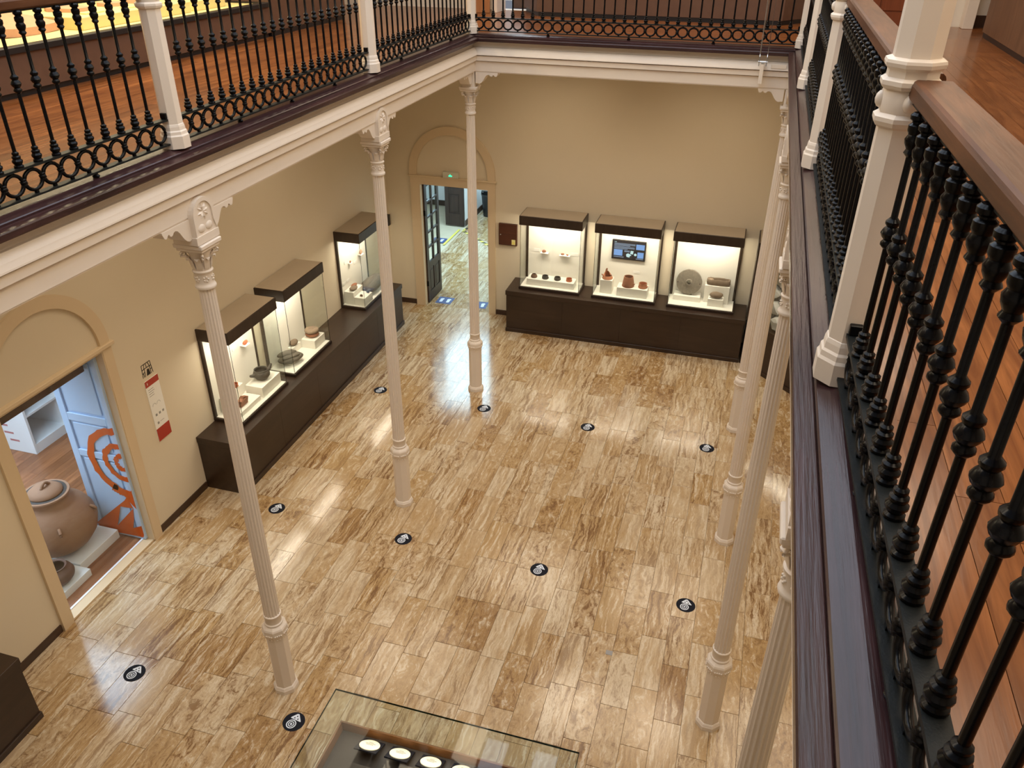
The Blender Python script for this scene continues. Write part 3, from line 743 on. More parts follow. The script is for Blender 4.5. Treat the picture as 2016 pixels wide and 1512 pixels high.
# ================================================================== SHOWCASES
def showcase(label, loc, L, D, rotz, energy=10.5):
    """local x along the front, y=0 front glass, y=D wall; base at plinth top"""
    t = thing('showcase', label, 'showcase', loc, rotz, 'lit glass showcases on dark plinths')
    H = 1.35
    part('base_frame', box(B(), -.018, L + .018, -.018, D, 0.0, .045, .003), 'hood_wood', t)
    part('inner_floor', box(B(), 0.006, L - .006, 0.006, D - .03, .0455, .052), 'case_white', t)
    part('back_panel', box(B(), 0.03, L - .03, D - .03, D - .012, .0525, H - .165), 'case_white', t)
    part('back_frame', box(B(), -.012, .029, D - .035, D, .0455, H - .166), 'hood_wood', t)
    part('back_frame', box(B(), L - .029, L + .012, D - .035, D, .0455, H - .166), 'hood_wood', t)
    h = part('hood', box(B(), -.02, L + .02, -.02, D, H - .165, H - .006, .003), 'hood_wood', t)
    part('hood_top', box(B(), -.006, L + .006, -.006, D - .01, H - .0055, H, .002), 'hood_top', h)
    part('light_strip', box(B(), .08, L - .08, .05, .10, H - .176, H - .1655), 'case_lamp', h)
    part('glass_pane', box(B(), .002, L - .002, 0.0, .006, .0455, H - .166), 'case_glass', t)
    part('glass_pane', box(B(), 0.0, .006, .0065, D - .036, .0525, H - .166), 'case_glass', t)
    part('glass_pane', box(B(), L - .006, L, .0065, D - .036, .0525, H - .166), 'case_glass', t)
    for ex in (.0, L - .0055): part('glass_edge', box(B(), ex, ex + .0055, -.004, -.0005, .046, H - .166), 'glass_edge', t)
    d = bpy.data.lights.new('showcase_lamp', 'AREA'); d.shape = 'RECTANGLE'; d.size = L * .85; d.size_y = .10; d.energy = energy; d.color = WHITE_WARM
    lo = bpy.data.objects.new('showcase_lamp', d); COL.objects.link(lo); lo.parent = t; lo.location = (L / 2, .12, H - .18); lo.rotation_euler = (math.radians(18), 0, 0)
    return t
CB = 0.80
for x0, x1, lab in ((0.045, 1.11, 'lit showcase with four small bowls in a row on the back wall'), (1.36, 2.43, 'lit showcase with the small screen on the back wall'), (2.665, 3.75, 'lit showcase with the round millstone on the back wall')):
    showcase(lab, (x0, 2.285, CB), x1 - x0, YB - 2.285, 0)
for y0, y1, lab in ((-3.045, -1.945, 'lit showcase with the two-handled dark bowl, nearest on the left wall'), (-1.715, -0.62, 'lit showcase with the double lobed stone, middle one on the left wall'), (0.63, 1.66, 'lit showcase with the weathered log, farthest on the left wall')):
    showcase(lab, (-2.195, y0, CB), y1 - y0, -2.195 - XL, PI / 2)
CF = CB + .052

def block(label, x0, x1, y0, y1, z1, z0=CF, bev=.003):
    return solo('display_block', box(B(), x0, x1, y0, y1, z0, z1, bev), 'block_white', label, 'display block', None, None, ((x0 + x1) / 2, (y0 + y1) / 2, z0))
def pot_prof(out, th=0.006):
    """closed vessel: outer profile then inner going down"""
    inn = [(max(r - th, 0.001), z) for r, z in out[::-1]]
    inn[-1] = (inn[-1][0] * .9, out[0][1] + th)
    return out + inn
# --- case 1 (back wall)
block('long low white display block carrying four small bowls', 0.146, 1.0, 2.375, 2.62, 0.968)
def bowl(name, label, x, y, z, prof, mat, extra=None, n=20, grp=None):
    t = thing(name, label, 'bowl', (x, y, z), 0, grp)
    part('body', lathe(B(), pot_prof(prof), n), mat, t, 45)
    if extra: extra(t)
    return t
g = 'small bowls on the long white block'
lo_ = [(0.046, 0), (0.053, 0.012), (0.052, 0.03), (0.044, 0.055)]
def chip(t): part('rim_fragment', blob(B(), (.018, -.03, .056), (.022, .012, .010), 3, .3, 1), 'brown_bowl', t)
bowl('small_bowl', 'small brown bowl with broken rim, leftmost of the four', 0.256, 2.47, 0.968, [(0.050, 0), (0.058, 0.012), (0.054, 0.035), (0.036, 0.062)], 'brown_bowl', chip, grp=g)
def lug(mat, a=-.3, z=.02, r=.06): return lambda t: part('lug', tube(B(), [(r * .85 * math.cos(a), r * .85 * math.sin(a), z), (r * 1.35 * math.cos(a), r * 1.35 * math.sin(a), z + .012)], [.009, .005], 6), mat, t)
bowl('small_bowl', 'small black bowl with a tiny lug, second from the left of the four', 0.463, 2.465, 0.968, [(0.052, 0), (0.060, 0.012), (0.058, 0.03), (0.053, 0.058)], 'dark_pot', lug('dark_pot', -.3, .018, .06), grp=g)
bowl('small_bowl', 'small black bowl without lug, third from the left of the four', 0.685, 2.47, 0.968, [(0.052, 0), (0.061, 0.012), (0.059, 0.03), (0.052, 0.055)], 'dark_pot', grp=g)
bowl('small_bowl', 'small red clay bowl, rightmost of the four', 0.896, 2.475, 0.968, [(0.050, 0), (0.056, 0.010), (0.048, 0.028), (0.052, 0.052)], 'red_bowl', grp=g)
YP = YB - .031
def plate(name, label, cat, x0, x1, z0, z1, mat='label_white', d=.006, y=YP):
    return solo(name, box(B(), x0, x1, y - d, y - .0005, z0, z1, .001), mat, label, cat)
plate('caption_label', 'small white caption label left of the shard shelf in the bowl showcase', 'label', 0.175, 0.285, 1.36, 1.415)
plate('caption_label', 'small white caption label at the right of the bowl showcase', 'label', 0.86, 0.985, 1.35, 1.405)
def shelf(label, x0, x1, z): return solo('wall_shelf', box(B(), x0, x1, YP - .075, YP - .0005, z - .008, z, .002), 'label_white', label, 'shelf')
shelf('small white wall shelf holding the pointed shard', 0.31, 0.455, 1.365)
shelf('small white wall shelf holding two little shards', 0.66, 0.85, 1.355)
def shard(label, x, y, z, r, mat, seed, pts=None):
    bm = blob(B(), (0, 0, r * .7), (r, r * .5, r * .7), seed, .6, 2, 2.2, -r * .65)
    lowest = min(v.co.z for v in bm.verts)
    bmesh.ops.translate(bm, verts=list(bm.verts), vec=(0, 0, -lowest))
    return solo('pottery_shard', bm, mat, label, 'shard', None, 40, None) if False else place(bm, 'pottery_shard', label, 'shard', mat, (x, y, z))
def place(bm, name, label, cat, mat, loc, smooth=40, group=None):
    o = put(name, mesh(name, bm, mat, smooth), None, loc); return tag(o, label, cat, group)
shard('pointed reddish shard on the left shelf of the bowl showcase', 0.375, YP - .04, 1.3655, .038, 'terracotta_dark', 4)
shard('brownish shard with point, left of two on the right shelf', 0.715, YP - .04, 1.3555, .03, 'terracotta_dark', 9)
shard('tiny flat reddish shard, right of two on the right shelf', 0.80, YP - .04, 1.3555, .022, 'terracotta', 13)
# --- case 2
block('tall white display block under the broken clay vessel', 1.464, 1.675, 2.40, 2.60, 1.10)
block('low wide white display block under the truncated clay pot', 1.768, 2.295, 2.365, 2.595, 1.011)
plate('caption_label', 'white caption label under the screen', 'label', 1.985, 2.095, 1.155, 1.20)
t = thing('wall_screen', 'small flat screen with blue pictures inside the middle showcase', 'screen', (1.878, YP - .002, 1.575))
part('casing', box(B(), -.292, .292, -.04, 0, -.175, .175, .004), 'black_plastic', t)
part('display', box(B(), -.277, .277, -.0415, -.0405, -.155, .160), 'screen_dark', t)
def scr(name, x0, x1, z0, z1, mat): part(name, box(B(), x0, x1, -.0430, -.0420, z0, z1), mat, t)
for z0, z1, x1 in ((.108, .122, .11), (.09, .103, .11), (.072, .085, .02), (.05, .063, .10), (.032, .045, .10), (.014, .027, -.02)): scr('text_line', -.255, x1, z0, z1, 'screen_text')
scr('heading', -.255, -.215, .136, .144, 'screen_pale')
for a in ((-.255, -.105, -.105, .005), (.125, .27, .03, .125), (.155, .262, -.12, -.015)): scr('picture', *a, 'screen_blue')
scr('text_line', -.255, -.08, -.135, -.12, 'screen_text'); scr('text_line', -.075, .02, -.03, 0, 'screen_text'); scr('text_line', .135, .26, -.145, -.13, 'screen_text')
part('shard_picture', prism(B(), [(-.03, -.115), (.02, -.125), (.03, -.095), (.055, -.085), (.035, -.07), (.0, -.05), (-.03, -.06), (-.04, -.08)], -.043, -.042, 'xz'), 'screen_pale', t)
part('shard_picture', prism(B(), [(.03, -.06), (.08, -.06), (.085, 0.0), (.035, 0.0)], -.043, -.042, 'xz'), 'screen_pale', t)
part('shard_picture', prism(B(), [(.12 + .024 * math.cos(i * PI / 4), -.065 + .024 * math.sin(i * PI / 4)) for i in range(8)], -.043, -.042, 'xz'), 'screen_pale', t)
def broken_vessel():
    bm = B(); n = 28; rows = [(0.088, 0), (0.094, .012), (0.084, .03), (0.074, .055), (0.066, .08), (.058, .10), (.05, .12)]
    hmax = [0.055 + 0.085 * max(0, math.cos((i / n) * 2 * PI - 2.2)) ** 1.2 for i in range(n)]
    O = [[bm.verts.new((r * math.cos(2 * PI * i / n), r * math.sin(2 * PI * i / n), min(z, hmax[i]))) for i in range(n)] for r, z in rows]
    I = [[bm.verts.new((r * .9 * math.cos(2 * PI * i / n), r * .9 * math.sin(2 * PI * i / n), max(.006, min(z, hmax[i])))) for i in range(n)] for r, z in rows]
    for R_ in (O, I):
        for a, b in zip(R_, R_[1:]):
            for i in range(n): bm.faces.new((a[i], a[(i + 1) % n], b[(i + 1) % n], b[i]))
    for i in range(n): bm.faces.new((O[-1][i], O[-1][(i + 1) % n], I[-1][(i + 1) % n], I[-1][i]))
    bm.faces.new(O[0][::-1]); bm.faces.new(I[0])
    return bm
t = thing('broken_vessel', 'broken red clay vessel with a jagged rim on the tall block', 'vessel', (1.572, 2.50, 1.10))
part('body', broken_vessel(), 'terracotta', t, 45)
part('spout', tube(B(), [(-.06, -.035, .04), (-.095, -.045, .085)], [.014, .010], 8), 'terracotta', t)
part('rim_fragment', prism(B(), [(-.055, .10), (-.015, .12), (-.012, .165), (-.03, .172), (-.045, .15)], .035, .043, 'xz'), 'terracotta_dark', t)
t = thing('clay_pot', 'truncated reddish clay pot with a small lug, tallest on the low block', 'pot', (1.945, 2.475, 1.011))
part('body', lathe(B(), pot_prof([(0.104, 0), (0.107, .01), (0.098, .07), (0.082, .165), (0.080, .178)], .008), 28), 'terracotta_dark', t, 45)
part('lug', tube(B(), [(.085, -.05, .05), (.125, -.06, .075)], [.012, .007], 8), 'terracotta_dark', t)
t = thing('clay_bowl', 'shallow reddish clay bowl with side lug, right of the truncated pot', 'bowl', (2.20, 2.475, 1.011))
part('body', lathe(B(), pot_prof([(0.068, 0), (0.079, .012), (0.076, .03), (0.068, .055), (.070, .085)], .007), 24), 'terracotta', t, 45)
part('lug', tube(B(), [(.065, -.03, .03), (.098, -.035, .05)], [.011, .006], 8), 'terracotta', t)
# --- case 3
block('low white display block under the millstone', 2.735, 3.185, 2.49, 2.72, 0.942)
block('tall white display block under the stone trough', 3.24, 3.652, 2.545, 2.715, 1.163)
block('small white display block under the oval stone', 3.318, 3.576, 2.395, 2.54, 0.986)
def millstone():
    bm = B(); n = 40; R0 = .218
    prof = [(.040, -.045), (.19, -.036), (.214, -.03), (.218, .0), (.214, .03), (.06, .042), (.052, .058), (.036, .060), (.034, .02), (.034, -.045)]
    rings = []
    for r, h in prof:
        rings.append([bm.verts.new((r * math.cos(2 * PI * i / n) * (1 + .012 * math.sin(i * 1.7)), -h, r * math.sin(2 * PI * i / n) * (1 + .015 * math.sin(i * 2.3 + 1)))) for i in range(n)])
    for a, b in zip(rings, rings[1:] + rings[:1]):
        for i in range(n): bm.faces.new((a[i], a[(i + 1) % n], b[(i + 1) % n], b[i]))
    bmesh.ops.rotate(bm, verts=list(bm.verts), cent=(0, 0, 0), matrix=Matrix.Rotation(-0.14, 3, 'X'))
    return bm
t = thing('millstone', 'round grey pitted millstone with a central hole, leaning upright', 'millstone', (2.965, 2.605, 0.943))
bm = millstone(); bmesh.ops.translate(bm, verts=list(bm.verts), vec=(0, 0, .222)); part('disc', bm, 'stone_grey', t, 40)
for sx in (-1, 1): part('small_hole', lathe(B(), [(.010, 0), (.010, .004)], 10, c=(0, 0, 0)), 'tray_dark', t).location = (sx * .185, -.058, .225)
for c in t.children:
    if c.name.startswith('small_hole'): c.rotation_euler = (PI / 2 - .14, 0, 0)
part('support_pin', box(B(), .03, .07, -.03, .02, .0005, .012), 'black_plastic', t)
def trough():
    bm = B(); n = 32
    def sup(a, hx, hy, p=.45):
        c, s = math.cos(a), math.sin(a); return hx * math.copysign(abs(c) ** p, c), hy * math.copysign(abs(s) ** p, s)
    rows = [(.185, .062, 0), (.198, .072, .03), (.196, .072, .085), (.188, .066, .098), (.168, .050, .094), (.158, .044, .03), (.15, .038, .022)]
    R_ = []
    for hx, hy, z in rows:
        R_.append([bm.verts.new((*sup(2 * PI * i / n, hx, hy), z + (.004 * math.sin(i * 1.9) if z > .02 else 0))) for i in range(n)])
    for a, b in zip(R_, R_[1:]):
        for i in range(n): bm.faces.new((a[i], a[(i + 1) % n], b[(i + 1) % n], b[i]))
    bm.faces.new(R_[0][::-1]); bm.faces.new(R_[-1])
    return bm
t = thing('stone_trough', 'oblong brown stone trough with a hollow top on the tall block', 'trough', (3.452, 2.628, 1.1632))
part('body', trough(), 'stone_brown', t, 50)
part('filled_end', blob(B(), (-.13, -.005, .075), (.05, .045, .028), 5, .2, 2), 'stone_tan', t, 60)
place(blob(B(), (0, 0, .054), (.112, .066, .056), 3, .08, 3, 1.2, -.054 * .96), 'oval_stone', 'smooth oval dark stone on the small block', 'stone', 'stone_brown', (3.447, 2.468, .9862), 60)

# --- left case A
block('white display block under the two-handled dark bowl', -2.53, -2.265, -2.43, -1.965, 1.004)
block('low white display block with the broken red shard, nearest', -2.52, -2.275, -2.955, -2.475, 0.918)
block('taller white block behind, with the small red bowl, in the nearest left showcase', -2.595, -2.525, -2.93, -2.475, 1.07)
t = thing('two_handled_bowl', 'dark grey bowl with a spout and a horn-like handle', 'bowl', (-2.40, -2.20, 1.0045))
part('body', lathe(B(), pot_prof([(.05, 0), (.085, .025), (.112, .06), (.116, .09), (.102, .125), (.094, .135), (.098, .15)], .009), 32), 'dark_pot', t, 45)
part('handle', tube(B(), [(.05, .09, .10), (.065, .125, .13), (.075, .15, .175)], [.026, .022, .014], 8), 'dark_pot', t, 60)
part('spout', tube(B(), [(-.05, -.09, .085), (-.06, -.13, .10), (-.065, -.165, .115)], [.030, .024, .018], 8), 'dark_pot', t, 60)
bowl('small_bowl', 'small red bowl half hidden behind the nearest left column', -2.56, -2.60, 1.0705, [(0.032, 0), (0.046, .012), (.040, .03), (.046, .05)], 'red_bowl')
def sherd_big():
    bm = prism(B(), [(-.10, 0), (.055, 0), (.085, .045), (.05, .105), (-.01, .125), (-.03, .095), (-.11, .10), (-.085, .06)], -.03, .03, 'yz')
    for v in bm.verts: v.co.x += v.co.z * .25 + .018 * math.sin(v.co.y * 40)
    return bm
place(sherd_big(), 'pottery_shard', 'large broken red pottery shard on the low block', 'shard', 'terracotta_dark', (-2.385, -2.74, .9185), 20)
def wshelf(label, y, z, wy=.10, d=.06): return solo('wall_shelf', box(B(), XL + .0315, XL + .0315 + d, y - wy / 2, y + wy / 2, z - .008, z, .002), 'label_white', label, 'shelf')
wshelf('clear white wall shelf with the red rim shard', -2.235, 1.535, .12, .09)
place(blob(B(), (0, 0, .032), (.02, .055, .034), 6, .2, 2, 1.8, -.031), 'pottery_shard', 'red rim shard on the wall shelf of the nearest left showcase', 'shard', 'red_bowl', (XL + .085, -2.235, 1.5353))
def wlabel(label, y, z, wy=.10, h=.045): return solo('caption_label', box(B(), XL + .0315, XL + .037, y - wy / 2, y + wy / 2, z, z + h, .001), 'label_white', label, 'label')
wlabel('white caption label beside the red rim shard', -2.42, 1.53)
# --- left case B
block('white display block under the pair of stacked grindstones', -2.495, -2.265, -0.955, -0.645, 0.990)
block('white display block under the small round stone', -2.59, -2.50, -1.20, -0.965, 0.955)
t = thing('stacked_grindstone', 'two thick reddish grinding stones stacked, with a hole on top', 'grindstone', (-2.385, -0.80, 0.9905))
part('lower_stone', blob(B(), (0, 0, .035), (.105, .105, .038), 4, .06, 3, 1.3, -.034), 'terracotta_dark', t, 60)
def ringstone():
    bm = lathe(B(), [(.022, .072), (.06, .070), (.098, .078), (.108, .098), (.098, .122), (.06, .132), (.03, .128), (.022, .115)], 24)
    for v in bm.verts: v.co += Vector((.006, .004, .003)) * noise.noise(v.co * 14)
    return bm
part('upper_stone', ringstone(), 'stone_tan', t, 60)
place(blob(B(), (0, 0, .04), (.055, .085, .042), 2, .05, 3, 1.0, -.039), 'round_stone', 'small flat round brown stone in the middle left showcase', 'stone', 'stone_brown', (-2.545, -1.085, .9555), 60)
def lobes():
    bm = blob(B(), (0, 0, .06), (.12, .20, .062), 7, .10, 3, 1.2)
    blob(bm, (-.06, -.03, .115), (.07, .15, .04), 5, .12, 3, 1.2)
    blob(bm, (.045, -.02, .105), (.045, .15, .03), 8, .12, 3, 1.2)
    lo = min(v.co.z for v in bm.verts); bmesh.ops.translate(bm, verts=list(bm.verts), vec=(0, 0, -lo)); return bm
t = thing('lobed_stone', 'long dark stone mortar with two rounded lobes on a clear stand', 'stone', (-2.40, -1.44, CF + .001))
part('stand', box(B(), -.05, .05, -.08, .08, 0, .022, .002), 'block_white', t)
bm = lobes(); bmesh.ops.rotate(bm, verts=list(bm.verts), cent=(0, 0, 0), matrix=Matrix.Rotation(-.55, 3, 'Z')); bmesh.ops.translate(bm, verts=list(bm.verts), vec=(0, 0, .0225)); part('body', bm, 'stone_dark', t, 60)
# --- left case C
block('white display block under two flat stones in the farthest left showcase', -2.59, -2.415, 0.69, 1.045, 1.068)
block('low white display block with small shards, front of the farthest left showcase', -2.412, -2.215, 0.69, 0.985, 0.985)
place(blob(B(), (0, 0, .026), (.06, .10, .028), 2, .1, 3, 1.2, -.025), 'flat_stone', 'flat brown stone in front on the taller block', 'stone', 'stone_brown', (-2.475, .82, 1.0685), 60)
place(blob(B(), (0, 0, .02), (.04, .085, .021), 5, .1, 3, 1.2, -.019), 'flat_stone', 'slimmer flat brown stone behind on the taller block', 'stone', 'terracotta_dark', (-2.53, .955, 1.0685), 60)
shard('little brown shard at the front of the low block', -2.31, .76, .9855, .028, 'brown_bowl', 21)
shard('little dark upright shard at the back of the low block', -2.27, .93, .9855, .032, 'dark_pot', 23)
def log():
    bm = B(); n = 16; rows = [(-.30, .03), (-.27, .085), (-.15, .125), (0, .135), (.15, .13), (.26, .115), (.30, .06)]
    R_ = []
    for k, (y, r) in enumerate(rows):
        R_.append([bm.verts.new((r * math.cos(2 * PI * i / n) * (1 + .12 * math.sin(i * 2.1 + k)), y, .12 + r * .9 * math.sin(2 * PI * i / n) * (1 + .1 * math.sin(i * 1.3 + k)))) for i in range(n)])
    for a, b in zip(R_, R_[1:]):
        for i in range(n): bm.faces.new((a[i], a[(i + 1) % n], b[(i + 1) % n], b[i]))
    bm.faces.new(R_[0][::-1]); bm.faces.new(R_[-1])
    lo = min(v.co.z for v in bm.verts); bmesh.ops.translate(bm, verts=list(bm.verts), vec=(0, 0, -lo)); return bm
place(log(), 'wooden_log', 'grey weathered hollowed log behind the glass of the farthest left showcase', 'log', 'log_wood', (-2.39, 1.32, CF + .0005), 50)
for lab, y, z in (('highest caption label of the farthest left showcase', 1.12, 1.62), ('caption label beside the tiny shard in the farthest left showcase', .86, 1.50), ('caption label right of the two flat stones', 1.20, 1.38), ('lower left caption label of the farthest left showcase', .74, 1.17), ('lower right caption label of the farthest left showcase', .88, 1.17)): wlabel('white ' + lab, y, z, .09)
wshelf('tiny clear shelf with a small round shard', .98, 1.475, .08, .05)
place(blob(B(), (0, 0, .02), (.012, .022, .022), 3, .2, 2, 1.8, -.02), 'pottery_shard', 'tiny round brown shard on the clear shelf', 'shard', 'terracotta_dark', (XL + .06, .98, 1.4753))
wshelf('small clear shelf high up with a pink heart-shaped shard', 1.37, 1.49, .10, .07)
place(blob(B(), (0, 0, .04), (.02, .048, .042), 8, .35, 2, 1.8, -.04), 'pottery_shard', 'pink heart-shaped shard high in the farthest left showcase', 'shard', 'sandstone', (XL + .07, 1.37, 1.4905))

# ================================================================== WALL THINGS
t = thing('fuse_box', 'flat reddish-brown wooden box on the back wall beside the doorway', 'wall box', (-0.31, YB, 1.415))
part('body', box(B(), -.17, .17, -.05, 0, 0, .40, .004), 'box_wood', t)
part('door', box(B(), -.16, .16, -.058, -.0505, .012, .388, .003), 'box_wood', t)
part('lock', lathe(B(), [(.010, 0), (.010, .010), (.004, .014)], 10), 'steel', t).rotation_euler = (PI / 2, 0, 0)
t.children[-1].location = (-.13, -.058, .20)
s_ = part('warning_sticker', box(B(), .075, .145, -.0595, -.0583, .025, .12), 'yellow_sticker', t)
part('warning_triangle', prism(B(), [(.085, .045), (.135, .045), (.11, .095)], -.0602, -.0597, 'xz'), 'tape_yellow', s_)
solo('wall_speaker', box(B(), XL + .001, XL + .06, 2.60, 2.68, 1.58, 1.78, .003), 'black_plastic', 'small black box high on the left wall near the rear corner', 'speaker', None, None, (XL + .03, 2.64, 1.58))
t = thing('exit_sign', 'small lit exit sign with green running-man light over the back doorway', 'exit sign', (-1.365, YB - .0005, 2.551))
part('plate', box(B(), -.144, .144, -.07, 0, 0, .105, .004), 'sign_plate', t)
part('green_light', prism(B(), [(-.03, .028), (.035, .028), (.035, .05), (.012, .052), (.0, .075), (-.012, .052), (-.03, .05)], -.072, -.0705, 'xz'), 'exit_green', t)
t = thing('info_panel', 'narrow white information panel with dark red ends on the left wall', 'sign', (XL + .0005, -3.966, 1.135))
part('board', box(B(), 0, .008, -.115, .115, 0, .815), 'label_white', t)
part('red_foot', box(B(), .0083, .0093, -.115, .115, 0, .17), 'red_print', t)
part('red_head', box(B(), .0083, .0093, -.115, .115, .735, .815), 'red_print', t)
def pr(name, y0, y1, z0, z1, m='grey_print', x=.0083): part(name, box(B(), x, x + .0008, y0, y1, z0, z1), m, t)
pr('head_numeral', -.082, -.074, .76, .79, 'label_white', .0094)
for k, (a, b) in enumerate(((-.09, .0), (-.09, .01), (-.09, -.01), (-.09, -.005))): pr('text_line', a, b, .69 - k * .028, .696 - k * .028)
for k in range(3): pr('small_square', -.07 + k * .06, -.04 + k * .06, .33, .36)
pr('small_square', -.07, -.04, .22, .25); pr('text_line', -.02, .05, .235, .24)
tube_pts = [(.0085, -.05 + .03 * math.cos(PI * i / 6), .47 + .03 * math.sin(PI * i / 6)) for i in range(7)]
part('emblem', tube(B(), tube_pts, .002, 4), 'grey_print', t); part('emblem', tube(B(), [(.0085, y + .075, z) for _, y, z in tube_pts], .002, 4), 'grey_print', t)
t = thing('stone_doorway_emblem', 'black line drawing of a stone doorway on the wall above the information panel', 'emblem', (XL + .0005, -3.985, 2.0))
def bar(y0, z0, y1, z1, w=.004):
    d = Vector((0, y1 - y0, z1 - z0)); n_ = Vector((0, -d.z, d.y)).normalized() * w
    a, b = Vector((0, y0, z0)), Vector((0, y1, z1))
    bm = B(); V = [bm.verts.new(p) for p in (a + n_, a - n_, b - n_, b + n_)]; U = [bm.verts.new(v.co + Vector((.002, 0, 0))) for v in V]
    bm.faces.new(V); bm.faces.new(U[::-1])
    for i in range(4): bm.faces.new((V[i], U[i], U[(i + 1) % 4], V[(i + 1) % 4]))
    return bm
for q in ((-.085, 0, -.075, .155), (-.075, .155, .07, .155), (.07, .155, .085, 0), (-.082, .05, -.04, .06), (-.08, .095, -.04, .10), (-.04, .06, -.045, .0), (-.04, .10, .05, .10), (-.04, .06, -.04, .10), (-.045, .10, -.03, .155), (.0, .10, -.005, .155), (.05, .10, .03, .155), (.05, .10, .05, .05), (.05, .05, .08, .06), (.05, .09, .078, .105), (.05, .05, .055, .0), (-.06, .0, -.065, .05)):
    part('line', bar(*q), 'black_print', t)
part('opening', prism(B(), [(-.02, 0), (.045, 0), (.03, .075), (.0, .075)], 0, .002, 'yz'), 'black_print', t)

solo('floor_plate', box(B(), -.035, .035, -.03, .03, 0, .003, .001), 'grey_print', 'tiny grey metal plate set on the floor before the third right column', 'plate').location = (3.00, -4.68, .0003)
# ================================================================== FLOOR STICKERS
disc_me = mesh('disc', lathe(B(), [(.105, 0), (.105, .0012)], 36), 'sticker_black')
def spiral_sticker():
    bm = B()
    for r0, r1 in ((.038, .048), (.021, .029), (.0, .011)): annulus(bm, max(r0, .0015), r1, .0013, .0018, 28, c=(-.012, -.030))
    return bm
spi_me = mesh('spiral', spiral_sticker(), 'sticker_white')
tri_me = mesh('triangle', prism(B(), [(-.048, .030), (.062, .012), (.060, .022), (.012, .088), (-.006, .086), (-.046, .042)], .0013, .0018), 'sticker_white')
def tri_holes():
    bm = B()
    for x, y in ((-.012, .042), (.024, .036), (.006, .063)): prism(bm, [(x - .009, y - .006), (x + .009, y - .009), (x + .001, y + .010)], .0019, .0023)
    return bm
th_me = mesh('triangle_mark', tri_holes(), 'sticker_black')
ST = [(-1.476, -0.49, 'before the farthest left showcase'), (-1.515, -3.595, 'beside the near end of the left plinth'), (0.266, -3.666, 'just right of the middle left column foot'), (-1.531, -6.304, 'nearest the lower left corner'),
      (0.287, -6.351, 'beside the glass table vitrine'), (0.281, -0.53, 'by the foot of the column before the doorway'), (1.921, -0.581, 'in the rear row, before the screen showcase'), (3.669, -0.622, 'in the rear row, nearest the right columns'),
      (1.994, -3.704, 'at the middle of the court'), (3.694, -3.778, 'in the middle row, beside the right columns')]
for x, y, lab in ST:
    t = thing('floor_sticker', 'round black floor sticker with white spiral ' + lab, 'floor sticker', (x, y, .0005), 0, 'round black floor stickers')
    put('disc', disc_me, t); put('spiral', spi_me, t); tr_ = put('triangle', tri_me, t); put('triangle_mark', th_me, tr_)
t = solo('floor_outlet', box(B(), -.8, -.72, -5.32, -5.24, 0, .004), 'grey_print', 'small grey square floor outlet left of the nearest left column', 'outlet') if False else None

# ================================================================== TABLE VITRINE
VX0, VX1, VY0, VY1 = 0.968, 3.05, -8.3, -6.598
t = thing('table_vitrine', 'glass-topped table vitrine with round cream discs at the bottom edge', 'vitrine', ((VX0 + VX1) / 2, (VY0 + VY1) / 2, 0))
vg = 'round cream discs in the table vitrine'
part('table_body', box(B(), VX0 + .05, VX1 - .05, VY0 + .05, VY1 - .05, 0, .44, .004), 'tray_dark', t, world=True)
part('tray_floor', box(B(), VX0 + .02, VX1 - .02, VY0 + .02, VY1 - .02, .4405, .50), 'tray_dark', t, world=True)
for x0, x1, y0, y1 in ((VX0, VX1, VY1 - .018, VY1), (VX0, VX1, VY0, VY0 + .018), (VX0, VX0 + .018, VY0 + .0185, VY1 - .0185), (VX1 - .018, VX1, VY0 + .0185, VY1 - .0185)):
    part('tray_side', box(B(), x0, x1, y0, y1, .4405, .60, .002), 'tray_wood', t, world=True)
for x0, x1, y0, y1 in ((VX0, VX1, VY1 - .008, VY1), (VX0, VX1, VY0, VY0 + .008), (VX0, VX0 + .008, VY0 + .0085, VY1 - .0085), (VX1 - .008, VX1, VY0 + .0085, VY1 - .0085)):
    part('glass_pane', box(B(), x0, x1, y0, y1, .6005, .99), 'vitrine_glass', t, world=True)
part('glass_top', box(B(), VX0, VX1, VY0, VY1, .9905, 1.0), 'vitrine_glass', t, world=True)
for x0, x1, y0, y1 in ((VX0 - .003, VX1 + .003, VY1 - .001, VY1 + .003), (VX0 - .003, VX0 + .001, VY0, VY1 - .002), (VX1 - .001, VX1 + .003, VY0, VY1 - .002)): part('glass_edge', box(B(), x0, x1, y0, y1, .985, 1.001), 'glass_edge', t, world=True)
slope = part('desk_panel', prism(B(), [(VY1 - .30, .502), (VY0 + .1, .502), (VY0 + .1, .74), (VY1 - .34, .60)], VX0 + .10, VX1 - .9, 'yz'), 'tray_dark', t, world=True)
def disc(label, x, y, r=.088):
    d = thing('cream_disc', label, 'disc', (x, y, .556), 0, vg); d.rotation_euler = (-.52, 0, 0)
    part('backing', box(B(), -r - .012, r + .012, -r - .012, r + .012, 0, .012), 'sticker_black', d)
    part('plate', lathe(B(), [(r, .0125), (r, .018), (r - .003, .020)], 32), 'disc_cream', d)
    for k, (a, b) in enumerate(((-.035, .03), (-.045, .045), (-.02, .02))): part('print', box(B(), a, b, .0 + k * .018 - .004, .006 + k * .018, .0203, .0207), 'grey_print', d)
    return d
for k, x in enumerate((1.30, 1.575, 1.85, 2.125)):
    disc(('round cream disc, leftmost in the vitrine', 'round cream disc, second from left in the vitrine', 'round cream disc, third from left in the vitrine', 'round cream disc, rightmost in view, under the blue reflection')[k], x, -6.74)
for k, x in enumerate((1.06, 1.33)): pass
d = bpy.data.lights.new('vitrine_lamp', 'AREA'); d.shape = 'RECTANGLE'; d.size = 1.3; d.size_y = .02; d.energy = 2.2; d.color = WARM
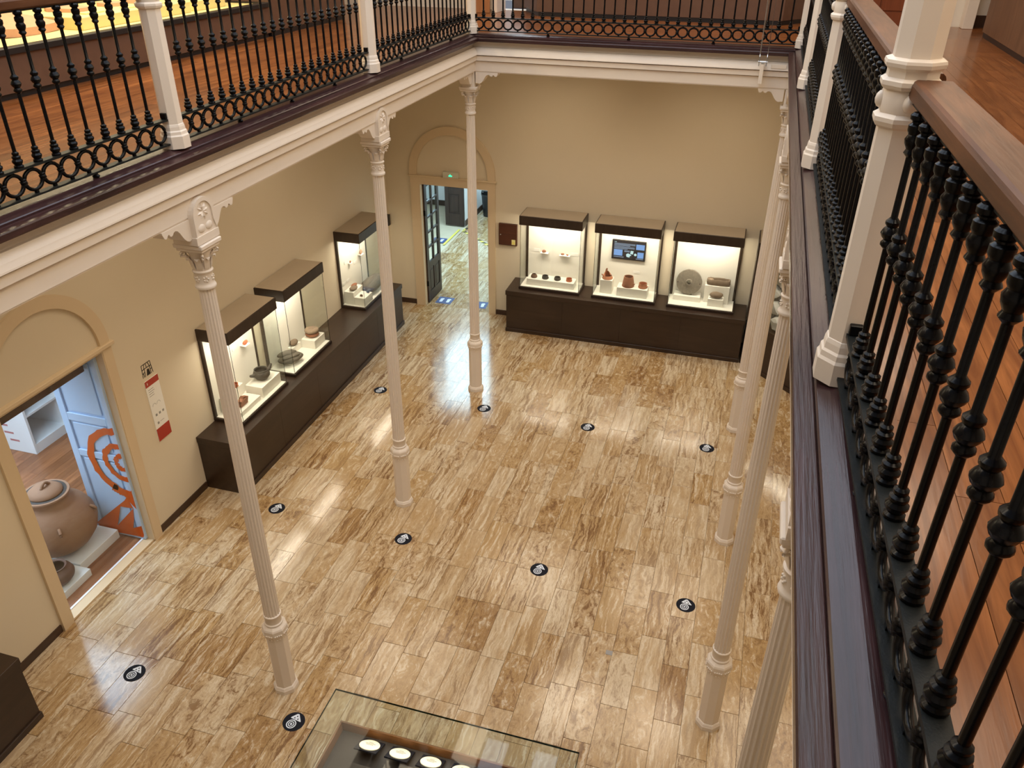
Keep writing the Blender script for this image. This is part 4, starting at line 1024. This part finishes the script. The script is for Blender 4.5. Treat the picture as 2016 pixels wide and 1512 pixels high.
lo = bpy.data.objects.new('vitrine_lamp', d); COL.objects.link(lo); lo.location = (1.75, -6.66, .70); lo.rotation_euler = (-.9, 0, 0)

# ================================================================== CORNER DIORAMA (diagonal showcase, right rear)
FP = [(3.985, YB - .001), (3.985, 2.13), (5.9, 0.215), (6.66, 0.215), (6.66, YB - .001)]
def inset(d): return [(3.985 + d, YB - .001), (3.985 + d, 2.13 + d * .414), (5.9 + d * .414, .215 + d), (6.66, .215 + d), (6.66, YB - .001)]
t = thing('corner_showcase', 'tall dark-framed corner showcase set diagonally behind the right columns', 'showcase', (5.0, 1.6, 0))
part('body', prism(B(), inset(.02), 0, .80, 'xy'), 'plinth_wood_x', t, world=True)
part('kick_board', prism(B(), FP, 0, .07, 'xy'), 'plinth_wood_x', t, world=True)
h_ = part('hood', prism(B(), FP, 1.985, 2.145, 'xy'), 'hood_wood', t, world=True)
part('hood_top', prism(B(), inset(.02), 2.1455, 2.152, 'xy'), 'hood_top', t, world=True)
part('side_panel', box(B(), 3.99, 4.02, 2.145, YB - .002, .8005, 1.985), 'hood_wood', t, world=True)
part('side_panel', box(B(), 5.9, 6.65, .225, .25, .8005, 1.985), 'hood_wood', t, world=True)
gp = B(); a, b = Vector((4.02, 2.115, 0)), Vector((5.89, 0.245, 0)); n_ = Vector((.0042, .0042, 0))
V = [gp.verts.new(p + Vector((0, 0, z))) for z in (.8005, 1.984) for p in (a, b, b + n_, a + n_)]
for f in ((0, 1, 2, 3), (7, 6, 5, 4), (0, 4, 5, 1), (1, 5, 6, 2), (2, 6, 7, 3), (3, 7, 4, 0)): gp.faces.new([V[i] for i in f])
part('glass_pane', gp, 'case_glass', t, world=True)
rr = random.Random(5)
k = 0
for lev in range(4):
    for row in range(3 if lev < 2 else 2):
        for i in range(7):
            u = .06 + i * .125 + (.06 if (row + lev) % 2 else 0); dep = .17 + row * .26 + lev * .07
            if u > .52: continue
            c = a + (b - a) * u + Vector((.7071, .7071, 0)) * dep
            r = .115 + rr.random() * .018; k += 1
            place(blob(B(), (0, 0, r * .85), (r, r, r * .9), k + 2, .5, 2, 1.5, -r * .8), 'grey_rock', 'pale grey rock heaped in the corner showcase behind the right columns', 'rock', 'rock_pale', (c.x, c.y, .8005 + lev * .205), 30, 'rocks in the corner showcase')
d = bpy.data.lights.new('diorama_lamp', 'AREA'); d.shape = 'RECTANGLE'; d.size = 1.8; d.size_y = .12; d.energy = 14; d.color = WHITE_WARM
lo = bpy.data.objects.new('diorama_lamp', d); COL.objects.link(lo); lo.location = (5.05, 1.28, 1.96); lo.rotation_euler = (0, 0, -PI / 4)

# ================================================================== LEFT ROOM (big jar)
plank_floor('floor.005', 'brown boarded floor of the room with the big clay jar', -6.8, XL - .115, -7.0, -2.3, 0.0, 'y', 0.14, 2.4, 'room_plank', 9)
bm = B(); box(bm, -6.95, -6.8, -7.15, -2.15, -.05, 3.05); struct('wall_room_far', bm, 'white_wall', 'white far wall of the room with the big clay jar')
bm = B(); box(bm, -6.8, XL - .22, -2.3, -2.15, -.05, 3.05); struct('wall_room_right', bm, 'white_wall', 'white side wall of the room with the big clay jar')
bm = B(); box(bm, -6.8, XL - .22, -7.15, -7.0, -.05, 3.05); struct('wall_room_left', bm, 'white_wall', 'white near side wall of the room with the big clay jar')
bm = B(); box(bm, -6.95, XL - .22, -7.15, -2.15, 3.05, 3.15); struct('ceiling.002', bm, 'white_wall', 'white ceiling of the room with the big clay jar')
t = thing('door_glazing', 'fixed glass pane closing the arched doorway in front of the big jar', 'glass pane', (XL - .12, -5.24, .0225))
part('glass_pane', box(B(), -.004, .004, -.665, .625, .03, 2.56), 'door_glass', t)
part('bottom_strip', box(B(), -.012, .012, -.665, .662, 0, .0075), 'metal_strip', t)
struct('trim_6', box(B(), XL - .30, XL - .2205, -5.95, -4.62, 2.36, 2.62), 'box_wood', 'dark brown wooden head of the inner door frame')
# door leaf standing open, y = -4.57
t = thing('door_leaf', 'tall pale blue panelled door leaf standing open, with orange spiral and triangle print', 'door', (-3.03, -4.585, .0305))
part('core', box(B(), -.36, .33, .0, .022, 0, 2.55), 'blue_white_door', t)
for nm, a in (('stile', (-.36, -.27, 0, 2.55)), ('stile', (.25, .33, 0, 2.55)), ('rail', (-.2695, .2495, 0, .12)), ('rail', (-.2695, .2495, 1.13, 1.22)), ('rail', (-.2695, .2495, 1.62, 1.72)), ('rail', (-.2695, .2495, 2.44, 2.55))):
    part(nm, box(B(), a[0], a[1], -.022, -.0005, a[2], a[3], .003), 'blue_white_door', t)
for z0, z1 in ((.15, 1.12), (1.27, 1.61), (1.77, 2.43)): part('panel', box(B(), -.235, .215, -.014, -.0005, z0 - .02, z1 - .02, .006), 'blue_white_door', t)
def half_ring(r0, r1, a0, a1, seed):
    bm = annulus(B(), r0, r1, -.0008, .0008, 22, a0, a1, (0, 0), .022, seed)
    bmesh.ops.rotate(bm, verts=list(bm.verts), cent=(0, 0, 0), matrix=Matrix.Rotation(PI / 2, 3, 'X'))
    bmesh.ops.translate(bm, verts=list(bm.verts), vec=(.325, -.0245, 1.135))
    return bm
HP = PI / 2
part('spiral_print', half_ring(.385, .475, HP + .02, PI + 1.15, 2), 'orange_vinyl', t)
part('spiral_print', half_ring(.40, .515, PI + 1.0, PI * 1.5, 3), 'orange_vinyl', t)
part('spiral_print', half_ring(.20, .272, HP, PI * 1.5, 4), 'orange_vinyl', t)
part('spiral_print', half_ring(.065, .125, HP, PI * 1.5, 5), 'orange_vinyl', t)
def tri_print():
    bm = B(); o = (3.05, -.012)
    def q(x, z): return (x + 2.72 + .325, z - .03)
    parts_ = [[(-3.378, .147), (-3.36, .06), (-3.30, .035), (-3.08, .05), (-3.08, .167), (-2.949, .489), (-2.86, .60)],
              [(-3.08, .05), (-2.854, .06), (-2.854, .18), (-3.08, .167)],
              [(-2.949, .489), (-2.766, .501), (-2.80, .60), (-2.72, .76), (-2.72, .78), (-2.86, .60)],
              [(-3.08, .167), (-2.854, .18), (-2.80, .33), (-2.766, .501), (-2.80, .45)][:4],
              [(-2.854, .06), (-2.74, .06), (-2.722, .10), (-2.722, .24), (-2.854, .18)],
              [(-2.80, .60), (-2.722, .50), (-2.722, .76)]]
    for p in parts_: prism(bm, [q(*c) for c in p], -.0252, -.0238, 'xz')
    return bm
part('triangle_print', tri_print(), 'orange_vinyl', t)
# platforms
solo('display_platform', box(B(), -4.05, -3.06, -5.265, -4.63, 0.0005, .12, .004), 'cabinet_white', 'low white platform under the big clay jar', 'platform', None, None, (-3.55, -4.96, 0))
solo('display_platform', box(B(), -4.0, -2.92, -6.2, -5.27, 0.0005, .10, .004), 'cabinet_white', 'low white platform under the dark pot beside the doorway', 'platform', None, None, (-3.5, -5.7, 0))
t = thing('clay_jar', 'huge brown clay jar with lid and lug handles in the left doorway', 'jar', (-3.46, -5.06, .1205))
jp = [(.14, 0), (.22, .03), (.33, .11), (.415, .23), (.445, .36), (.43, .47), (.375, .575), (.29, .66), (.235, .70), (.225, .73), (.235, .765), (.255, .785), (.25, .80), (.225, .80)]
part('body', lathe(B(), jp, 40), 'jar_clay', t, 50)
part('lid_seat', lathe(B(), [(.205, .7995), (.224, .8005), (.224, .8015), (.205, .8015)], 32), 'tray_dark', t)
l_ = part('lid', lathe(B(), [(.17, .802), (.185, .806), (.185, .82), (.15, .85), (.09, .885), (.03, .895)], 32), 'jar_clay', t, 50)
part('lid_handle', tube(B(), [(.03 + .0, -.06 + .12 * i / 8, 0.888 + .05 * math.sin(PI * i / 8)) for i in range(9)], .018, 8), 'jar_clay', l_, 60)
for a in (-2.55, -.6 + PI, .55, -.65):
    cx, cy = .40 * math.cos(a), .40 * math.sin(a)
    part('lug', tube(B(), [(cx + .055 * math.cos(a) * math.sin(PI * i / 8) + .0, cy + .055 * math.sin(a) * math.sin(PI * i / 8), .43 + .10 * i / 8) for i in range(9)], .018, 8), 'jar_clay', t, 60)
part('paper_tag', box(B(), -.235, -.14, -.20, -.12, .8215, .8255), 'label_white', t)
t = thing('dark_pot', 'dark brown round pot with an open mouth, cut by the left door casing', 'pot', (-3.10, -5.535, .1005))
part('body', lathe(B(), pot_prof([(.07, 0), (.13, .025), (.172, .08), (.18, .125), (.155, .175), (.115, .20), (.108, .215), (.12, .228)], .012), 32), 'dark_brown_pot', t, 50)
# white cabinet
t = thing('white_display_cabinet', 'white open display cabinet with shelves and red words at the back of the jar room', 'cabinet', (-5.70, -3.2, .0005))
part('side_panel', box(B(), -.35, .35, -.315, -.275, 0, 1.75, .003), 'cabinet_white', t)
part('side_panel', box(B(), -.35, .35, .275, .315, 0, 1.75, .003), 'cabinet_white', t)
part('back_panel', box(B(), -.35, -.33, -.2745, .2745, 0, 1.75), 'cabinet_white', t)
part('plinth', box(B(), -.3295, .345, -.2745, .2745, 0, .145), 'cabinet_white', t)
for z in (.585, 1.15): part('shelf', box(B(), -.3295, .345, -.2745, .2745, z, z + .03), 'cabinet_white', t)
part('picture_panel', box(B(), -.3295, -.322, -.2, -.02, .30, .48), 'blue_print', t)
part('spear_drawing', prism(B(), [(.0, .22), (.14, .30), (.17, .45), (.05, .50)], -.329, -.322, 'yz'), 'grey_print', t)
for k, (a, z) in enumerate(((-.25, .78), (-.20, .66), (-.14, .53), (-.10, .41), (-.04, .29), (.02, .17))): part('printed_word', box(B(), a - .06, a + .10, -.3165, -.3152, z, z + .03), 'pale_red_print', t)
t2 = solo('wall_graphic', box(B(), -6.7995, -6.792, -3.1, -2.4, .9, 1.7), 'orange_vinyl', 'orange print on the far wall above the white cabinet', 'print') if False else None

# ================================================================== BACK ROOM
bm = B(); box(bm, -4.6, -4.4, YB + .2, 8.8, 0, 3.05); struct('wall_backroom_left', bm, 'white_wall', 'white left wall of the room behind the doorway')
bm = B(); box(bm, 0.6, 0.8, YB + .2, 8.8, 0, 3.05); struct('wall_backroom_right', bm, 'white_wall', 'white right wall of the room behind the doorway')
bm = B(); box(bm, -4.4, 0.6, 8.6, 8.8, 0, 3.05); struct('wall_backroom_far', bm, 'white_wall', 'white end wall of the room behind the doorway')
bm = B(); box(bm, -2.9, -2.745, 7.26, 8.6, 0, 3.05); struct('wall_backroom_stub', bm, 'white_wall', 'short white wall beside the black bin')
bm = B(); box(bm, -4.6, 0.8, YB + .2, 8.8, 3.05, 3.15); struct('ceiling.003', bm, 'white_wall', 'white ceiling of the room behind the doorway')
bm = B(); box(bm, -4.4, -2.9, 8.585, 8.6, 0, .13); box(bm, -2.744, -2.73, 7.26, 8.584, 0, .13); box(bm, -2.729, .6, 8.585, 8.6, 0, .13)
struct('baseboard_backroom', bm, 'baseboard_wood', 'dark baseboard of the room behind the doorway')
# french door leaf, open, plane x=-1.965, y 2.85..3.53
t = thing('glazed_door_leaf', 'dark wooden glazed door leaf standing open in the back doorway', 'door', (-1.955, 2.83, .012))
LW, LH = .70, 2.345
def lf(nm, y0, y1, z0, z1, x0=-.02, x1=.02): part(nm, box(B(), x0, x1, y0, y1, z0, z1, .002), 'dark_door', t)
lf('stile', 0, .105, 0, LH); lf('stile', LW - .095, LW, 0, LH); lf('rail', .1055, LW - .0955, 0, .20); lf('rail', .1055, LW - .0955, .66, .80); lf('rail', .1055, LW - .0955, LH - .08, LH)
mid = LW / 2 + .005
lf('mullion', mid - .022, mid + .022, .8005, LH - .0805); lf('mullion', mid - .03, mid + .03, .2005, .6595)
ph = (LH - .08 - .80) / 5
for k in range(1, 5):
    for y0, y1 in ((.1055, mid - .0225), (mid + .0225, LW - .0955)): lf('glazing_bar', y0, y1, .80 + k * ph - .018, .80 + k * ph + .018)
for k in range(5):
    for y0, y1 in ((.1055, mid - .0225), (mid + .0225, LW - .0955)):
        part('pane', box(B(), -.003, .003, y0, y1, .80 + k * ph + (.0185 if k else .0005), .80 + (k + 1) * ph - (.0185 if k < 4 else .0005)), 'door_glass', t)
for y0, y1 in ((.1055, mid - .0305), (mid + .0305, LW - .0955)): lf('panel', y0, y1, .2005, .6595, -.008, .008); lf('raised_field', y0 + .035, y1 - .035, .24, .62, -.014, .014)
part('hinge', box(box(B(), -.03, .03, -.008, -.0005, .35, .45), -.03, .03, -.008, -.0005, 1.75, 1.85), 'iron', t)
# dark panelled door leaf further back
t = thing('panelled_door', 'dark brown panelled door standing open at the back of the rear room', 'door', (-2.81, 7.20, .012))
part('core', box(B(), -.41, .065, .0, .04, 0, 2.3), 'dark_door', t)
for a, b in ((-.41, -.31), (-.035, .065)): part('stile', box(B(), a, b, -.018, -.0005, 0, 2.3, .003), 'dark_door', t)
for z0, z1 in ((0, .30), (.78, .92), (1.42, 1.56), (2.15, 2.3)): part('rail', box(B(), -.3095, -.0355, -.018, -.0005, z0, z1, .003), 'dark_door', t)
for z0, z1 in ((.34, .74), (.96, 1.38), (1.60, 2.11)): part('panel', box(B(), -.28, -.065, -.012, -.0005, z0, z1, .006), 'dark_door', t)
t = thing('waste_bin', 'tall black plastic waste bin at the end of the rear room', 'bin', (-2.42, 8.17, .0005))
part('body', lathe(B(), [(.15, 0), (.19, .52), (.20, .53), (.20, .56), (.185, .56), (.145, .02)], 20), 'black_plastic', t, 40)
part('handle', tube(B(), [(-.19, 0, .55), (-.17, -.06, .63), (.17, -.06, .63), (.19, 0, .55)], .02, 6), 'black_plastic', t)
def foot_print(bm, cx, cy, s=1.0, rz=0.0):
    poly = [(-.03, -.075), (.0, -.085), (.03, -.07), (.03, -.02), (.025, .02), (.042, .06), (.02, .085), (-.02, .08), (-.042, .05), (-.03, .0)]
    c, si = math.cos(rz), math.sin(rz)
    prism(bm, [(cx + s * (x * c - y * si), cy + s * (x * si + y * c)) for x, y in poly], .0018, .0023); return bm
def mat_sticker(label, x, y, rz, two=True):
    t = thing('footprint_sticker', label, 'floor sticker', (x, y, .0005), rz, 'blue footprint floor stickers')
    part('base', box(B(), -.155, .155, -.15, .15, 0, .0015), 'mat_blue', t)
    for cx in ((-.07, .07) if two else (0.0,)): part('footprint', foot_print(B(), cx, 0), 'sticker_white', t)
mat_sticker('blue floor sticker with two white footprints beside the glazed door leaf', -1.69, 3.04, 0)
mat_sticker('blue floor sticker with white footprint at the right side of the back doorway', -0.98, 3.035, .1)
mat_sticker('blue floor sticker with footprints deep in the rear room', -3.0, 6.15, 0)
solo('floor_tape', box(B(), -2.82, -2.77, 5.9, 6.98, .0003, .0016), 'tape_yellow', 'plain yellow floor tape strip in the rear room', 'tape', None, None, (-2.795, 6.4, 0))
def hazard(label, x0, y0, x1, y1):
    L = math.hypot(x1 - x0, y1 - y0); t = thing('hazard_tape', label, 'tape', (x0, y0, .0003), math.atan2(y1 - y0, x1 - x0))
    part('strip', box(B(), 0, L, -.03, .03, 0, .0013), 'tape_yellow', t)
    n = int(L / .2)
    for i in range(n):
        a = (i + .2) * L / n
        part('black_stripe', prism(B(), [(a, -.031), (a + .09, -.031), (a + .14, .031), (a + .05, .031)], .0014, .0035), 'black_print', t)
hazard('yellow and black hazard tape running diagonally across the rear room floor', -2.69, 6.92, -1.2, 5.66)
hazard('short yellow and black hazard tape by the panelled door', -2.69, 6.99, -2.60, 7.17)

# ================================================================== UPPER GALLERY FURNITURE
# low yellow display table on the left
t = thing('low_display_table', 'low brown display table with a bright yellow top in the left gallery', 'display table', (-3.6, -4.9, FZ))
part('kick', box(B(), -4.9, -2.36, -9.0, -0.92, FZ + .001, FZ + .05), 'black_plastic', t, world=True)
part('body', box(B(), -4.95, -2.33, -9.0, -0.90, FZ + .0505, FZ + .34), 'cedar_plinth', t, world=True)
part('rim', box(box(B(), -2.40, -2.30, -9.0, -0.90, FZ + .3405, FZ + .395, .006), -4.95, -2.405, -0.97, -0.90, FZ + .3405, FZ + .395), 'black_plastic', t, world=True)
part('yellow_top', box(B(), -4.95, -2.405, -9.0, -0.975, FZ + .3405, FZ + .38), 'yellow_felt', t, world=True)
ZT = FZ + .38
def slab_rock(poly, h, tilt=0.0):
    bm = prism(B(), poly, 0, h, 'xy')
    if tilt: bmesh.ops.rotate(bm, verts=list(bm.verts), cent=(0, 0, 0), matrix=Matrix.Rotation(tilt, 3, 'Y'))
    lo = min(v.co.z for v in bm.verts); bmesh.ops.translate(bm, verts=list(bm.verts), vec=(0, 0, -lo)); return bm
rn = random.Random(3)
place(slab_rock([(.0, -.32), (.06, -.22), (.08, .0), (.05, .22), (.02, .34), (-.3, .40), (-.7, .36), (-.95, .1), (-.9, -.25), (-.5, -.42), (-.15, -.40)], .07, .10), 'sandstone_slab', 'large rough pinkish stone slab lying on the yellow table', 'stone slab', 'sandstone', (-2.86, -4.1, ZT + .0005), 20)
solo('display_block', box(B(), -4.3, -2.60, -3.72, -2.05, ZT + .0005, ZT + .11, .004), 'yellow_felt', 'wide yellow display block with three small stone slabs', 'display block', None, None, (-3.4, -2.9, ZT))
ZB = ZT + .1105
for lab, x, y, s in (('left of three small stone slabs on the yellow block', -3.15, -3.25, 1.1), ('middle of three small stone slabs on the yellow block', -3.1, -2.7, .7), ('right of three small stone slabs on the yellow block', -3.1, -2.3, .8)):
    place(slab_rock([(s * .2 * math.cos(a) * (.8 + .4 * rn.random()), s * .2 * math.sin(a) * (.7 + .4 * rn.random())) for a in [i * PI / 4.5 for i in range(9)]], .035), 'sandstone_slab', 'pinkish flat slab, ' + lab, 'stone slab', 'sandstone', (x, y, ZB), 20)
for k, (x, y) in enumerate(((-2.80, -3.35), (-2.80, -2.75), (-2.78, -2.35))):
    solo('caption_label', box(B(), x - .05, x + .05, y - .13, y + .13, ZB, ZB + .012, .002), 'yellow_felt', ('first', 'second', 'third')[k] + ' slim yellow caption plate from the left on the yellow block', 'label', None, None, (x, y, ZB))
solo('display_block', box(B(), -3.4, -2.62, -1.95, -1.35, ZT + .0005, ZT + .10, .004), 'yellow_felt', 'smaller yellow display block right of the wide one', 'display block', None, None, (-3, -1.65, ZT))
area('table_display_lamp', (-2.9, -3.3, 7.6), (0.4, 3.2), 95, (1.0, 0.85, 0.55), (0, -.15, 0))
def tall_cab(label, x0, x1, y0, y1, z1, mat, cham=None):
    t = thing('tall_cabinet', label, 'cabinet', ((x0 + x1) / 2, (y0 + y1) / 2, FZ))
    poly = cham or [(x0, y0), (x1, y0), (x1, y1), (x0, y1)]
    cx, cy = sum(p[0] for p in poly) / len(poly), sum(p[1] for p in poly) / len(poly)
    part('kick', prism(B(), [(cx + (p[0] - cx) * .985, cy + (p[1] - cy) * .985) for p in poly], FZ + .001, FZ + .06, 'xy'), 'black_plastic', t, world=True)
    part('body', prism(B(), poly, FZ + .0605, FZ + z1, 'xy'), mat, t, world=True)
    part('top', prism(B(), poly, FZ + z1 + .0005, FZ + z1 + .04, 'xy'), mat, t, world=True)
    return t
tall_cab('tall brown cabinet beyond the yellow table in the left gallery', -3.3, -2.33, -0.895, 1.15, 1.6, 'cedar_plinth')
tall_cab('wide brown cabinet with cut corners in the rear gallery', 0.2, 4.0, 2.45, 3.08, 1.5, 'cedar_plinth', [(0.22, 2.43), (3.80, 2.43), (4.25, 3.05), (4.25, 3.09), (-0.15, 3.09), (-0.15, 3.05)])
tall_cab('large light brown wooden cabinet at the upper right edge', 6.30, 7.1, -5.2, 2.08, 1.9, 'cabinet_wood')
solo('door_panel', box(B(), -0.82, -0.575, 2.56, 2.60, FZ + .001, FZ + 2.2, .004), 'orange_panel', 'orange-brown wooden door edge behind the rear corner post', 'door', None, None, (-0.7, 2.58, FZ))
solo('door_jamb', box(B(), -0.555, -0.47, 2.62, 3.09, FZ + .001, FZ + 2.5, .004), 'white_paint', 'white doorway jamb behind the rear railing', 'jamb', None, None, (-0.5, 2.85, FZ))
solo('low_cabinet', box(B(), -0.44, 0.34, 3.35, 3.9, FZ + .001, FZ + .30, .004), 'cedar_plinth', 'dark brown low cabinet in the bright rear upper doorway', 'cabinet', None, None, (-.05, 3.6, FZ))
t = thing('panelled_door', 'reddish-brown panelled door beyond the right handrail', 'door', (5.55, 3.06, FZ + .001))
part('core', box(B(), -.55, .42, 0, .035, 0, 2.3), 'red_door', t)
for x0 in (-.55, -.08, .32): part('stile', box(B(), x0, x0 + .10, -.02, -.0005, 0, 2.3, .003), 'red_door', t)
for x0, x1 in ((-.4495, -.0805), (.0205, .3195)):
    for z0, z1 in ((0, .16), (.5, .62), (1.2, 1.32), (2.18, 2.3)): part('rail', box(B(), x0, x1, -.02, -.0005, z0, z1, .003), 'red_door', t)
    for z0, z1 in ((.18, .48), (.64, 1.18), (1.34, 2.16)): part('panel', box(B(), x0 + .03, x1 - .03, -.014, -.0005, z0, z1, .006), 'red_door', t)
solo('door_jamb', box(B(), 6.20, 6.34, 2.87, 3.09, FZ + .001, FZ + 2.5, .004), 'white_paint', 'white pilaster beside the light brown cabinet upstairs', 'pilaster', None, None, (6.27, 3.0, FZ))
struct('baseboard_upper', box(B(), 6.341, XR + .6, 3.085, 3.1, FZ, FZ + .16), 'baseboard_wood', 'dark baseboard beside the white pilaster upstairs')
